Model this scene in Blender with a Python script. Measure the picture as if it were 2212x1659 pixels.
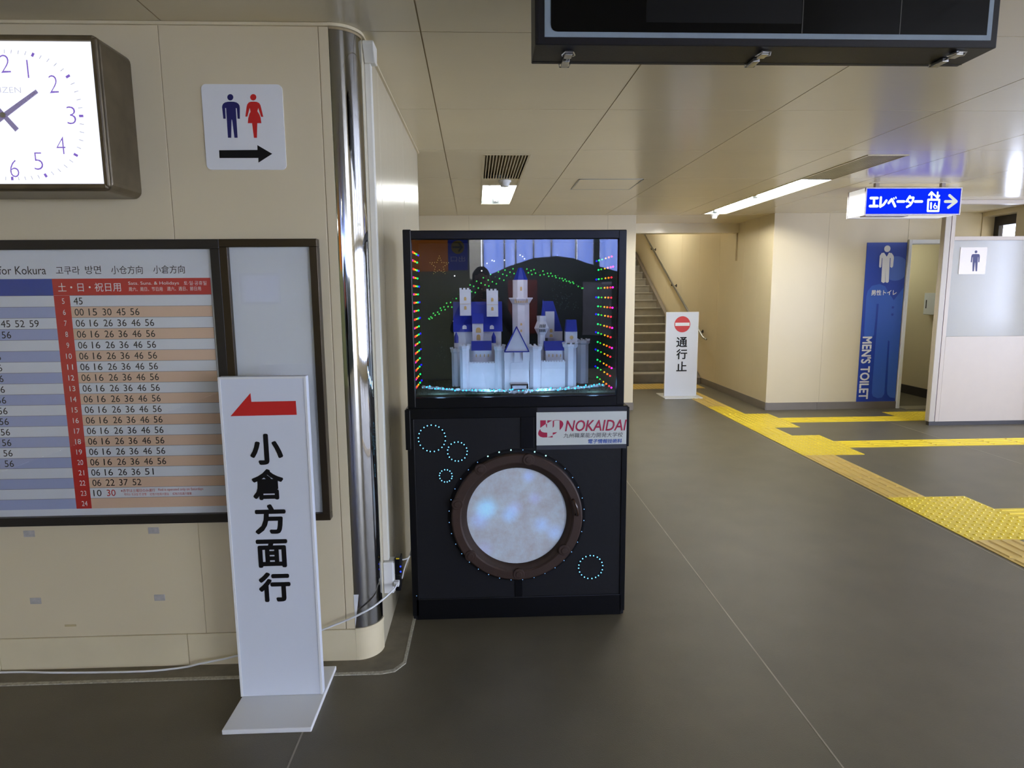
import bpy, bmesh, math, random
from mathutils import Vector, Matrix
random.seed(7)
SC = bpy.context.scene
COL = SC.collection
for o in list(bpy.data.objects): bpy.data.objects.remove(o)

# ---------------------------------------------------------------- camera
FPX, PITCH, YAW, ROLL = 1364.8, .140427, .039189, .007847
CAM = Vector((0, 0, 1.55))
def _axes():
    cp, sp, cy, sy, cr, sr = math.cos(PITCH), math.sin(PITCH), math.cos(YAW), math.sin(YAW), math.cos(ROLL), math.sin(ROLL)
    F = Vector((sy*cp, cy*cp, -sp)); R = Vector((cy, -sy, 0)); D = -(R.cross(F))
    return cr*R + sr*D, -sr*R + cr*D, F
AX, AY, AF = _axes()
cd = bpy.data.cameras.new('camera'); cam = bpy.data.objects.new('camera', cd); COL.objects.link(cam)
cd.sensor_width = 36; cd.lens = 36*FPX/2212; cd.clip_start = .02
m = Matrix.Identity(4)
for i in range(3):
    m[i][0] = AX[i]; m[i][1] = -AY[i]; m[i][2] = -AF[i]; m[i][3] = CAM[i]
cam.matrix_world = m
SC.camera = cam
def ray(x, y): return AX*((x-1106)/FPX) + AY*((y-829.5)/FPX) + AF
def onY(x, y, Y): r = ray(x, y); return CAM + r*(Y/r.y)
def onX(x, y, X): r = ray(x, y); return CAM + r*(X/r.x)
def onZ(x, y, Z): r = ray(x, y); return CAM + r*((Z-CAM.z)/r.z)

# ---------------------------------------------------------------- world, exposure
SC.view_settings.view_transform = 'Standard'; SC.view_settings.look = 'None'
SC.view_settings.exposure = 0; SC.view_settings.gamma = 1
SC.view_settings.use_curve_mapping = False
w = bpy.data.worlds.new('sky'); SC.world = w; w.use_nodes = True
bg = w.node_tree.nodes['Background']; bg.inputs[0].default_value = (.76, .82, 1, 1); bg.inputs[1].default_value = 18
TUBE = 100.0
SC.cycles.max_bounces = 8; SC.cycles.diffuse_bounces = 5; SC.cycles.glossy_bounces = 5
SC.cycles.transmission_bounces = 6; SC.cycles.caustics_reflective = False; SC.cycles.caustics_refractive = False
SC.cycles.sample_clamp_indirect = 6
def portal(name, loc, rot, sx, sy):
    l = bpy.data.lights.new(name, 'AREA'); l.shape = 'RECTANGLE'; l.size = sx; l.size_y = sy; l.energy = 1
    l.cycles.is_portal = True
    o = bpy.data.objects.new(name, l); COL.objects.link(o); o.location = loc; o.rotation_euler = rot
portal('daylight_portal', (4.3, -6.3, 1.4), (-math.pi/2, 0, 0), 9.2, 2.6)
portal('daylight_portal', (8.95, 2.0, 1.4), (math.pi/2, 0, math.pi/2), 9.6, 2.2)
portal('daylight_portal', (6.62, 7.87, 1.75), (math.pi/2, 0, math.pi/2), .6, 1.6)

# ---------------------------------------------------------------- materials
def s2l(c): return tuple(((v/255)/12.92 if v/255 <= .04045 else ((v/255+.055)/1.055)**2.4) for v in c)
def mat(name, rgb, rough=.5, metal=0, emit=None, es=0, noise=0, nscale=8, bump=0, bscale=200, coat=0, trans=0, alpha=None, stretch=None, spec=None):
    M = bpy.data.materials.new(name); M.use_nodes = True; nt = M.node_tree; N = nt.nodes; L = nt.links
    p = N['Principled BSDF']; c = (*s2l(rgb), 1)
    p.inputs['Base Color'].default_value = c; p.inputs['Roughness'].default_value = rough; p.inputs['Metallic'].default_value = metal
    if coat: p.inputs['Coat Weight'].default_value = coat; p.inputs['Coat Roughness'].default_value = .08
    if trans: p.inputs['Transmission Weight'].default_value = trans
    if spec is not None: p.inputs['Specular IOR Level'].default_value = spec
    if emit: p.inputs['Emission Color'].default_value = (*s2l(emit), 1); p.inputs['Emission Strength'].default_value = es
    if noise or bump:
        tc = N.new('ShaderNodeTexCoord'); mp = N.new('ShaderNodeMapping'); L.new(tc.outputs['Object'], mp.inputs[0])
        if stretch: mp.inputs['Scale'].default_value = stretch
    if noise:
        n = N.new('ShaderNodeTexNoise'); n.inputs['Scale'].default_value = nscale; n.inputs['Detail'].default_value = 6
        L.new(mp.outputs[0], n.inputs['Vector'])
        r = N.new('ShaderNodeMapRange'); r.inputs['From Min'].default_value = .3; r.inputs['From Max'].default_value = .7
        r.inputs['To Min'].default_value = 1-noise; r.inputs['To Max'].default_value = 1+noise*.6
        L.new(n.outputs['Fac'], r.inputs['Value'])
        h = N.new('ShaderNodeVectorMath'); h.operation = 'SCALE'; h.inputs[0].default_value = c[:3]
        L.new(r.outputs[0], h.inputs['Scale']); L.new(h.outputs[0], p.inputs['Base Color'])
    if bump:
        n = N.new('ShaderNodeTexNoise'); n.inputs['Scale'].default_value = bscale; n.inputs['Detail'].default_value = 3
        L.new(mp.outputs[0], n.inputs['Vector']); b = N.new('ShaderNodeBump'); b.inputs['Strength'].default_value = bump; b.inputs['Distance'].default_value = .002
        L.new(n.outputs['Fac'], b.inputs['Height']); L.new(b.outputs[0], p.inputs['Normal'])
    return M
def emat(name, rgb, s):
    M = bpy.data.materials.new(name); M.use_nodes = True; nt = M.node_tree; nt.nodes.clear()
    e = nt.nodes.new('ShaderNodeEmission'); e.inputs[0].default_value = (*s2l(rgb), 1); e.inputs[1].default_value = s
    o = nt.nodes.new('ShaderNodeOutputMaterial'); nt.links.new(e.outputs[0], o.inputs[0]); return M
WALL = mat('cream_panel', (214, 201, 168), .3, noise=.03, nscale=1.5, bump=.05, bscale=90)
WALLB = mat('cream_skirting', (214, 202, 168), .35, noise=.05, nscale=5)
SIDE = mat('enamel_panel', (205, 196, 170), .2, noise=.03, nscale=2, bump=.25, bscale=25, stretch=(1, 12, .25))
CEIL = mat('ceiling_enamel', (226, 215, 184), .2, noise=.03, nscale=2, bump=.12, bscale=30, stretch=(.4, 1, 1))
JOINT = mat('joint_brown', (160, 142, 106), .6)
WJOINT = mat('wall_joint', (168, 154, 120), .6)
SKIRT = mat('grey_skirting', (116, 108, 98), .45, noise=.08, nscale=6)
DSKIRT = mat('dark_skirting', (48, 45, 46), .5)
FLOOR = mat('floor_vinyl', (92, 86, 70), .38, noise=.15, nscale=3.5, bump=.6, bscale=300)
CONC = mat('concrete_border', (112, 105, 88), .7, noise=.18, nscale=14, bump=.3, bscale=120)
EDGE = mat('speckled_edge', (172, 168, 150), .8, noise=.35, nscale=120)
WELD = mat('weld_line', (150, 143, 128), .5, noise=.25, nscale=9)
WHITE = mat('white_board', (212, 218, 228), .35)
WHITES = mat('white_plastic', (224, 226, 226), .4)
PRINT = mat('poster_paper', (224, 230, 234), .3)
BLACK = mat('ink_black', (16, 15, 17), .5, spec=.2)
NAVY = mat('ink_navy', (24, 24, 92), .5)
REDI = mat('ink_red', (196, 30, 28), .45)
BLUEH = mat('ink_blue_header', (26, 66, 158), .45)
ORAN = mat('row_orange', (226, 194, 164), .45)
LILAC = mat('row_lilac', (166, 178, 214), .45)
INKW = mat('ink_white', (236, 238, 240), .45)
BRONZE = mat('bronze_frame', (62, 52, 38), .3, .6)
DBRONZE = mat('dark_frame', (48, 45, 42), .35, .4)
GLASSP = mat('frame_glass', (255, 255, 255), .02)
CHROME = mat('chrome', (168, 166, 160), .05, 1)
STEEL = mat('brushed_steel', (190, 190, 188), .3, 1)
CLOCKB = mat('worn_clock_metal', (112, 102, 82), .32, .75, noise=.25, nscale=9)
YEL = mat('tactile_yellow', (226, 200, 44), .35, noise=.08, nscale=5)
YEL2 = mat('tactile_faded', (206, 176, 92), .35, noise=.1, nscale=5)
BLK = mat('black_wrap', (20, 21, 25), .55, bump=.4, bscale=35, noise=.1, spec=.25)
BLKT = mat('black_tape', (11, 12, 15), .3, bump=.3, bscale=25, spec=.22)
BROWN = mat('brown_foam', (48, 28, 17), .6, noise=.2, nscale=20, bump=.2)
BROWN2 = mat('brown_inner', (54, 42, 36), .6, spec=.2, noise=.15, nscale=25)
STEP = mat('stair_concrete', (128, 122, 108), .7, noise=.12, nscale=9)
NOSE = mat('stair_nosing', (150, 146, 134), .6)
GRAN = mat('display_black_metal', (24, 21, 20), .45, noise=.15, nscale=60, bump=.15, spec=.25)
SCREEN = mat('dark_screen', (6, 6, 7), .12, spec=.2)
SCREEN2 = mat('dark_screen_panel', (20, 20, 19), .3, spec=.2)
BEZEL = mat('grey_bezel', (136, 150, 160), .35, noise=.12, nscale=14)
CASTLE = mat('castle_card', (222, 222, 226), .7, noise=.05, nscale=30)
CASTLER = mat('castle_roof_blue', (16, 42, 160), .5)
GOLD = mat('castle_window', (214, 178, 112), .5)
GRASS = mat('grass_mat', (38, 48, 22), .95, noise=.5, nscale=90, bump=1, bscale=300)
PEB = mat('pebble_white', (206, 214, 216), .5, noise=.1, nscale=60)
CONDM = mat('white_conduit', (222, 220, 208), .4)
GREYM = mat('grey_metal_post', (182, 174, 160), .4)
PARTM = mat('partition_panel', (192, 181, 168), .4, noise=.02)
HOUT = mat('outside_dark', (26, 36, 34), .6)
LAMPW = mat('reflector_white', (150, 156, 156), .3)
TUBEM = emat('tube_light', (244, 247, 242), TUBE); TUBE2 = emat('tube_light_new', (250, 247, 238), TUBE*1.45)
def clear_glass(name, tint=(255, 255, 255)):
    M = bpy.data.materials.new(name); M.use_nodes = True; nt = M.node_tree; N = nt.nodes; N.clear()
    t = N.new('ShaderNodeBsdfTransparent'); t.inputs[0].default_value = (*s2l(tint), 1)
    g = N.new('ShaderNodeBsdfGlossy'); g.inputs['Roughness'].default_value = .01
    f = N.new('ShaderNodeFresnel'); f.inputs[0].default_value = 1.5
    x = N.new('ShaderNodeMixShader'); o = N.new('ShaderNodeOutputMaterial')
    ge = N.new('ShaderNodeNewGeometry'); mu = N.new('ShaderNodeMath'); mu.operation = 'MULTIPLY'; su = N.new('ShaderNodeMath'); su.operation = 'SUBTRACT'; su.inputs[0].default_value = 1
    m2_ = N.new('ShaderNodeMath'); m2_.operation = 'MULTIPLY'; m2_.inputs[1].default_value = 1.9      # both faces of the sheet reflect
    nt.links.new(f.outputs[0], m2_.inputs[0]); nt.links.new(ge.outputs['Backfacing'], su.inputs[1]); nt.links.new(m2_.outputs[0], mu.inputs[0]); nt.links.new(su.outputs[0], mu.inputs[1])
    nt.links.new(mu.outputs[0], x.inputs[0]); nt.links.new(t.outputs[0], x.inputs[1]); nt.links.new(g.outputs[0], x.inputs[2]); nt.links.new(x.outputs[0], o.inputs[0])
    return M
GLASS = clear_glass('clear_acrylic', (236, 238, 244))
def frosted(name):
    M = bpy.data.materials.new(name); M.use_nodes = True; nt = M.node_tree; N = nt.nodes; N.clear()
    t = N.new('ShaderNodeBsdfTranslucent'); t.inputs[0].default_value = (.97, .98, .97, 1)
    d = N.new('ShaderNodeBsdfDiffuse'); d.inputs[0].default_value = (.95, .96, .94, 1)
    g = N.new('ShaderNodeBsdfRefraction'); g.inputs['Roughness'].default_value = .55; g.inputs['IOR'].default_value = 1.3
    a = N.new('ShaderNodeMixShader'); a.inputs[0].default_value = .6; b = N.new('ShaderNodeMixShader'); b.inputs[0].default_value = .35; o = N.new('ShaderNodeOutputMaterial')
    nt.links.new(t.outputs[0], a.inputs[1]); nt.links.new(g.outputs[0], a.inputs[2]); nt.links.new(a.outputs[0], b.inputs[1]); nt.links.new(d.outputs[0], b.inputs[2]); nt.links.new(b.outputs[0], o.inputs[0])
    return M
FROST = frosted('frosted_glass')

# ---------------------------------------------------------------- helpers
BASE = {}
class MB:
    def __init__(s): s.v = []; s.f = []
    def add(s, vs, fs):
        n = len(s.v); s.v += [tuple(v) for v in vs]; s.f += [tuple(i+n for i in f) for f in fs]; return s
    def box(s, x0, x1, y0, y1, z0, z1):
        return s.add([(x0,y0,z0),(x1,y0,z0),(x1,y1,z0),(x0,y1,z0),(x0,y0,z1),(x1,y0,z1),(x1,y1,z1),(x0,y1,z1)],
                     [(0,3,2,1),(4,5,6,7),(0,1,5,4),(1,2,6,5),(2,3,7,6),(3,0,4,7)])
    def prismY(s, poly, y0, y1):            # poly in (x,z)
        n = len(poly); vs = [(x, y0, z) for x, z in poly]+[(x, y1, z) for x, z in poly]
        return s.add(vs, [tuple(range(n)), tuple(range(2*n-1, n-1, -1))]+[(i, i+n, (i+1) % n+n, (i+1) % n) for i in range(n)])
    def prismZ(s, poly, z0, z1):            # poly in (x,y)
        n = len(poly); vs = [(x, y, z0) for x, y in poly]+[(x, y, z1) for x, y in poly]
        return s.add(vs, [tuple(range(n-1, -1, -1)), tuple(range(n, 2*n))]+[(i, (i+1) % n, (i+1) % n+n, i+n) for i in range(n)])
    def prismX(s, poly, x0, x1):            # poly in (y,z)
        n = len(poly); vs = [(x0, y, z) for y, z in poly]+[(x1, y, z) for y, z in poly]
        return s.add(vs, [tuple(range(n-1, -1, -1)), tuple(range(n, 2*n))]+[(i, (i+1) % n, (i+1) % n+n, i+n) for i in range(n)])
    def frust(s, cx, cy, z0, z1, r0, r1, n=8, rot=0, caps=True):
        vs = []
        for z, r in ((z0, r0), (z1, r1)):
            for i in range(n):
                a = rot+2*math.pi*i/n; vs.append((cx+r*math.cos(a), cy+r*math.sin(a), z))
        fs = [(i, (i+1) % n, (i+1) % n+n, i+n) for i in range(n)]
        if caps: fs += [tuple(range(n-1, -1, -1)), tuple(range(n, 2*n))]
        return s.add(vs, fs)
    def cyl(s, p0, p1, r, n=12, r1=None):
        p0 = Vector(p0); p1 = Vector(p1); d = (p1-p0).normalized(); u = d.orthogonal().normalized(); w_ = d.cross(u); r1 = r if r1 is None else r1
        vs = [p+q*(u*math.cos(2*math.pi*i/n)+w_*math.sin(2*math.pi*i/n)) for p, q in ((p0, r), (p1, r1)) for i in range(n)]
        return s.add(vs, [(i, (i+1) % n, (i+1) % n+n, i+n) for i in range(n)]+[tuple(range(n-1, -1, -1)), tuple(range(n, 2*n))])
    def tube(s, pts, r, n=8):
        pts = [Vector(p) for p in pts]; u = None; rings = []
        for i, p in enumerate(pts):
            d = (pts[min(i+1, len(pts)-1)]-pts[max(i-1, 0)]).normalized()
            u = (d.orthogonal() if u is None else u-d*u.dot(d)).normalized(); w_ = d.cross(u)
            rings.append([p+r*(u*math.cos(2*math.pi*k/n)+w_*math.sin(2*math.pi*k/n)) for k in range(n)])
        vs = [v for q in rings for v in q]; fs = []
        for i in range(len(pts)-1):
            for k in range(n): fs.append((i*n+k, i*n+(k+1) % n, (i+1)*n+(k+1) % n, (i+1)*n+k))
        fs += [tuple(range(n-1, -1, -1)), tuple(range((len(pts)-1)*n, len(pts)*n))]
        return s.add(vs, fs)
    def ring(s, cx, cz, y0, y1, ri, ro, n=64):
        vs = []
        for y, r in ((y0, ri), (y0, ro), (y1, ro), (y1, ri)):
            vs += [(cx+r*math.cos(2*math.pi*i/n), y, cz+r*math.sin(2*math.pi*i/n)) for i in range(n)]
        fs = []
        for a in range(4):
            b = (a+1) % 4
            fs += [(a*n+i, b*n+i, b*n+(i+1) % n, a*n+(i+1) % n) for i in range(n)]
        return s.add(vs, fs)
    def link(s, name, m, parent=None, smooth=False, bevel=0, **props):
        L = BASE.get(parent, Vector((0, 0, 0))) if parent else Vector((0, 0, 0))
        me = bpy.data.meshes.new(name); me.from_pydata([(Vector(v)-L) for v in s.v], [], s.f); me.update()
        me.materials.append(m)
        if smooth:
            for p in me.polygons: p.use_smooth = True
        bm = bmesh.new(); bm.from_mesh(me); bmesh.ops.recalc_face_normals(bm, faces=bm.faces); bm.to_mesh(me); bm.free()
        o = bpy.data.objects.new(name, me); COL.objects.link(o)
        if parent: o.parent = parent
        BASE[o] = L
        if bevel:
            b = o.modifiers.new('bevel', 'BEVEL'); b.width = bevel; b.segments = 2; b.limit_method = 'ANGLE'
        for k, v in props.items(): o[k] = v
        return o
def thing(name, label, cat, loc=(0, 0, 0), group=None):
    o = bpy.data.objects.new(name, None); COL.objects.link(o); o.location = loc; o.empty_display_size = .05
    o['label'] = label; o['category'] = cat
    if group: o['group'] = group
    BASE[o] = Vector(loc); return o
def struct(name, mb, m, parent=None, **k):
    o = mb.link(name, m, parent, **k)
    if not parent: o['kind'] = 'structure'
    return o
def inst(src, name, loc, parent=None, rz=0, **props):
    o = bpy.data.objects.new(name, src.data if hasattr(src, 'data') else src); COL.objects.link(o)
    o.location = loc
    if parent: o.parent = parent; o.location = Vector(loc)-BASE.get(parent, Vector((0, 0, 0)))
    o.rotation_euler.z = rz
    for k, v in props.items(): o[k] = v
    return o
_tc = {}
def text_geo(st, bold=0):
    if (st, bold) in _tc: return _tc[(st, bold)]
    c = bpy.data.curves.new('t', 'FONT'); c.body = st; c.offset = min(bold, 0); c.resolution_u = 3
    o = bpy.data.objects.new('t', c); me = bpy.data.meshes.new_from_object(o)
    vs = [(v.co.x, v.co.y) for v in me.vertices]; fs = [tuple(p.vertices) for p in me.polygons]
    bpy.data.objects.remove(o); bpy.data.curves.remove(c); bpy.data.meshes.remove(me)
    if bold > 0:       # heavier weight: the same outlines set slightly apart
        n = len(vs); V, F = [], []
        for k_ in range(8):
            dx, dy = bold*math.cos(k_*math.pi/4), bold*math.sin(k_*math.pi/4)
            V += [(x+dx, y+dy, k_*1e-4) for x, y in vs]; F += [tuple(i+n*k_ for i in f_) for f_ in fs]
        vs, fs = V, F
    _tc[(st, bold)] = (vs, fs); return vs, fs
class Ink:
    """flat print of one colour lying on a plane that faces -Y (or any frame)"""
    def __init__(s, Y, o=(0, 0, 0), u=(1, 0, 0), v=(0, 0, 1)):
        s.mb = MB(); s.o = Vector(o)+Vector((0, Y, 0)); s.u = Vector(u); s.v = Vector(v); s.Y = Y
    def P(s, a, b): return s.o+s.u*a+s.v*b
    def poly(s, pts): s.mb.add([s.P(*p) for p in pts], [tuple(range(len(pts)))]); return s
    def rect(s, a0, a1, b0, b1): return s.poly([(a0, b0), (a1, b0), (a1, b1), (a0, b1)])
    def disc(s, a, b, r, n=28, rb=None): rb = rb or r; return s.poly([(a+r*math.cos(2*math.pi*i/n), b+rb*math.sin(2*math.pi*i/n)) for i in range(n)])
    def text(s, st, a0, a1, b0, b1, bold=0, rot=0, shear=0):
        vs, fs = text_geo(st, bold)
        vs = [(v[0], v[1], v[2] if len(v) > 2 else 0) for v in vs]
        if rot: vs = [(y, -x, h_) for x, y, h_ in vs]
        N_ = s.u.cross(s.v)
        xs = [v[0] for v in vs]; ys = [v[1] for v in vs]; x0, x1, y0, y1 = min(xs), max(xs), min(ys), max(ys)
        out = []
        for x, y, h_ in vs:
            fx = (x-x0)/(x1-x0); fy = (y-y0)/(y1-y0)
            out.append(s.P(a0+(a1-a0-shear)*fx+shear*fy, b0+(b1-b0)*fy)+N_*h_)
        s.mb.add(out, fs); return s
    def px(s, pts): s.mb.add([onY(x, y, s.Y) for x, y in pts], [tuple(range(len(pts)))]); return s
    def pxtext(s, st, x0, x1, y0, y1, **k):
        xm, ym = (x0+x1)/2, (y0+y1)/2
        return s.text(st, onY(x0, ym, s.Y).x, onY(x1, ym, s.Y).x, onY(xm, y1, s.Y).z, onY(xm, y0, s.Y).z, **k)
    def link(s, name, m, parent, **k): return s.mb.link(name, m, parent, **k)
def rrect(x0, x1, z0, z1, r, n=5):
    pts = []
    for cx, cz, a in ((x1-r, z0+r, -90), (x1-r, z1-r, 0), (x0+r, z1-r, 90), (x0+r, z0+r, 180)):
        for i in range(n+1):
            t = math.radians(a+90*i/n); pts.append((cx+r*math.cos(t), cz+r*math.sin(t)))
    return pts
def stroke(pts, w_):
    """thick line through pts as list of quads + round ends"""
    out = []
    for (x0, y0), (x1, y1) in zip(pts, pts[1:]):
        d = math.hypot(x1-x0, y1-y0); nx, ny = -(y1-y0)/d*w_/2, (x1-x0)/d*w_/2
        out.append([(x0+nx, y0+ny), (x1+nx, y1+ny), (x1-nx, y1-ny), (x0-nx, y0-ny)])
    for x, y in pts: out.append([(x+w_/2*math.cos(2*math.pi*i/10), y+w_/2*math.sin(2*math.pi*i/10)) for i in range(10)])
    return out

ZC = 2.557                       # ceiling height
# ================================================================ FLOOR
f = struct('floor', MB().box(-4.4, 9.2, -10, 16.2, -.12, -.003), FLOOR)
xs = [-4.4, -2.51, -.68, 1.153, 2.985, 4.815, 6.64, 9.2]
for a, b in zip(xs, xs[1:]):
    MB().box(a+.001, b-.001, -8, 11, -.003, 0).link('floor_sheet', FLOOR, f)
    if b < 9: MB().box(b-.003, b+.003, -8, 10, -.002, .0006).link('weld_line', WELD, f)
# concrete border along the left block with its pale edging
def arc(cx, cy, r, a0, a1, n=8): return [(cx+r*math.cos(math.radians(a0+(a1-a0)*i/n)), cy+r*math.sin(math.radians(a0+(a1-a0)*i/n))) for i in range(n+1)]
inner = [(-4.2, 2.56)]+arc(-.575, 2.66, .1, -90, 0)+[(-.475, 4.7)]
outer = [(-.375, 4.7), (-.375, 2.52), (-.41, 2.468), (-.46, 2.455), (-4.2, 2.455)]
MB().prismZ(inner+outer, -.002, .003).link('border_strip', CONC, f)
o1 = [(-4.2, 2.455), (-.46, 2.455), (-.41, 2.468), (-.375, 2.52), (-.375, 4.7)]
o2 = [(-.362, 4.7), (-.362, 2.51), (-.40, 2.452), (-.455, 2.437), (-4.2, 2.437)]
MB().prismZ(o1+o2, -.002, .004).link('border_edging', EDGE, f)
# ---- tactile paving: one block of bars, one of dots, shared meshes
def bar_block(w_, d_):
    mb = MB().box(0, w_, 0, d_, -.001, .004)
    for i in range(4):
        cx = w_*(i+.5)/4; h = .015
        mb.add([(cx-h, d_*.04, .004), (cx+h, d_*.04, .004), (cx+h, d_*.96, .004), (cx-h, d_*.96, .004),
                (cx-h*.6, d_*.07, .0095), (cx+h*.6, d_*.07, .0095), (cx+h*.6, d_*.93, .0095), (cx-h*.6, d_*.93, .0095)],
               [(4, 5, 6, 7), (0, 1, 5, 4), (1, 2, 6, 5), (2, 3, 7, 6), (3, 0, 4, 7)])
    return mb
def dot_block(w_, d_):
    mb = MB().box(0, w_, 0, d_, -.001, .004)
    for i in range(5):
        for j in range(5): mb.frust(w_*(i+.5)/5, d_*(j+.5)/5, .004, .009, .0125, .0075, 8)
    return mb
def tile_mesh(mb, m_):
    me = bpy.data.meshes.new('tactile'); me.from_pydata(mb.v, [], mb.f); me.materials.append(m_)
    bm = bmesh.new(); bm.from_mesh(me); bmesh.ops.recalc_face_normals(bm, faces=bm.faces); bm.to_mesh(me); bm.free(); return me
TW, TD = .303, .2805
mB = [tile_mesh(bar_block(TW-.002, TD-.002), q) for q in (YEL, YEL2)]
mD = [tile_mesh(dot_block(TW-.002, TD-.002), q) for q in (YEL, YEL2)]
bx = MB()
def bar_blockX(w_, d_):
    mb = MB().box(0, w_, 0, d_, -.001, .004)
    for i in range(4):
        cy = d_*(i+.5)/4; h = .014
        mb.add([(w_*.04, cy-h, .004), (w_*.96, cy-h, .004), (w_*.96, cy+h, .004), (w_*.04, cy+h, .004),
                (w_*.07, cy-h*.6, .0095), (w_*.93, cy-h*.6, .0095), (w_*.93, cy+h*.6, .0095), (w_*.07, cy+h*.6, .0095)],
               [(4, 5, 6, 7), (0, 1, 5, 4), (1, 2, 6, 5), (2, 3, 7, 6), (3, 0, 4, 7)])
    return mb
mX = [tile_mesh(bar_blockX(TW-.002, TD-.002), q) for q in (YEL, YEL2)]
X0 = 3.015
def tile(me, x, y): return inst(me, 'tactile_block', (x, y, 0), f)
def patch(y0):
    for i in range(2):
        for j in range(3): tile(mD[0], X0+i*TW, y0+j*TD)
for y0 in (3.667, 5.785, 7.05): patch(y0)
def run(y0, y1, fade):
    n = max(1, round((y1-y0)/TD)); 
    for k in range(n): tile(mB[fade(k)], X0, y0+(y1-y0)*k/n).scale.y = (y1-y0)/n/TD
run(.3, 3.667, lambda k: 1); run(4.51, 5.785, lambda k: 1); run(6.63, 7.05, lambda k: 0); run(7.895, 10.1, lambda k: 0 if k in (0, 1) else 1)
for yb, xe in ((3.94, 6.4), (6.06, 8.6), (7.32, 5.1)):
    x = X0+2*TW; k = 0
    while x < xe: tile(mX[0 if (k < 8 or yb < 5) else 1], x, yb); x += TW; k += 1
for i in range(3):
    for j in range(2): tile(mD[0], 5.12+i*TW, 7.32+j*TD)
for i in range(5):
    for j in range(2): tile(mD[1], 2.02+i*TW+.05, 10.15+j*TD)

# ================================================================ CEILING
def sk(x, y): return x-.0195*(y-2.4)
cl = struct('ceiling', MB().box(-4.4, 9, -6, 9.3, ZC+.16, ZC+.3), JOINT)
HOLES = [(.045, .375, 4.77, 7.28), (2.90, 3.20, 4.78, 8.22), (.05, .38, -3.4, -2.0), (6.2, 6.5, 1.2, 4), (-2.0, -1.7, -5.2, -3.4)]
YJ = [-6, -5, -4, -3, -2, -1.1, -.2, .7, 1.6, 2.615, 3.64, 4.62, 5.72, 6.82, 8.32]
XJ = [-4.39]+[-3.07+.945*k for k in range(13)]+[9.0]
def slab(x0, x1, y0, y1):
    mb = MB(); xs_ = {x0, x1}; ys_ = {y0, y1}; hs = []
    for h in HOLES:
        if h[0] < x1 and h[1] > x0 and h[2] < y1 and h[3] > y0:
            hs.append(h); xs_ |= {max(x0, h[0]), min(x1, h[1])}; ys_ |= {max(y0, h[2]), min(y1, h[3])}
    xs_ = sorted(xs_); ys_ = sorted(ys_)
    for a, b in zip(xs_, xs_[1:]):
        for c, d in zip(ys_, ys_[1:]):
            if any(h[0] <= a and b <= h[1] and h[2] <= c and d <= h[3] for h in hs): continue
            n = len(mb.v); mb.box(a, b, c, d, ZC, ZC+.012)
            for i in range(n, n+8): v = mb.v[i]; mb.v[i] = (sk(v[0], v[1]), v[1], v[2])
    return mb
for x0, x1 in zip(XJ, XJ[1:]):
    for y0, y1 in zip(YJ, YJ[1:]):
        if y0 > 8 and x1 > 4: continue
        slab(x0+.003, x1-.003, y0+.0025, y1-.0025).link('ceiling_panel', CEIL, cl)
MB().box(1.9, 3.72, 8.335, 9.3, ZC, ZC+.012).link('ceiling_panel', CEIL, cl)
MB().box(-4.4, 9, -6, 9.3, ZC+.02, ZC+.022).box(0, .01, 0, .01, ZC+.02, ZC+.021)
# joint backing: T bars above each joint
tb = MB()
for x in XJ[1:-1]:
    a, b = sk(x, -6), sk(x, 8.3)
    tb.add([(a-.012, -6, ZC+.003), (a+.012, -6, ZC+.003), (b+.012, 8.3, ZC+.003), (b-.012, 8.3, ZC+.003)], [(0, 1, 2, 3)])
for y in YJ[1:]: 
    segs = [(-4.39, 9)]
    for h in HOLES:
        if h[2] < y < h[3]:
            segs = [t for s_ in segs for t in ((s_[0], h[0]-.0195*(y-2.4)), (h[1]-.0195*(y-2.4), s_[1])) if s_[0] < h[0] < s_[1]] or segs
    for a, b in segs: tb.box(a, b, y-.01, y+.01, ZC+.0035, ZC+.005)
tb.link('joint_bar', JOINT, cl)

# ================================================================ WALLS
def panels(name, m_, seams, y, z0, z1, parent, g=.0022, t=.02):        # panels facing -Y
    for a, b in zip(seams, seams[1:]): MB().box(a+g/2, b-g/2, y, y+t, z0, z1).link(name, m_, parent, bevel=.0015)
def panelsX(name, m_, seams, x, z0, z1, parent, g=.0022, t=.02, sgn=1):
    for a, b in zip(seams, seams[1:]):
        MB().box(min(x, x+sgn*t), max(x, x+sgn*t), a+g/2, b-g/2, z0, z1).link(name, m_, parent, bevel=.0015)
wl = struct('wall_left', MB().box(-4.4, -.6, 2.548, 4.67, 0, ZC+.15).box(-.61, -.51, 2.66, 4.67, 0, ZC+.15), WJOINT)
panels('wall_panel', WALL, [-4.4, -3.4, -2.3, -1.2, -.615], 2.545, .146, ZC, wl)
MB().box(-.613, -.577, 2.545, 2.565, .146, ZC).link('corner_post', WALL, wl, bevel=.001)
panels('skirting_panel', WALLB, [-4.4, -2.9, -2.055, -1.28, -.575], 2.543, .0, .143, wl)
def qprism(r0, r1, z0, z1, cx=-.575, cy=2.645):
    return MB().prismZ(arc(cx, cy, r1, -90, 0, 16)+arc(cx, cy, r0, 0, -90, 16), z0, z1)
qprism(.085, .102, 0, .143).link('skirting_corner', WALLB, wl, smooth=False)
ws = struct('wall_side', MB().box(-.51, -.478, 2.66, 4.68, 0, ZC+.15), WJOINT)
panelsX('wall_panel', SIDE, [2.647, 3.03, 3.86, 4.69], -.475, .0, ZC, ws, sgn=-1)
MB().box(-4.4, -.475, 4.67, 4.69, 0, ZC).link('wall_panel', WALL, ws)
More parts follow.
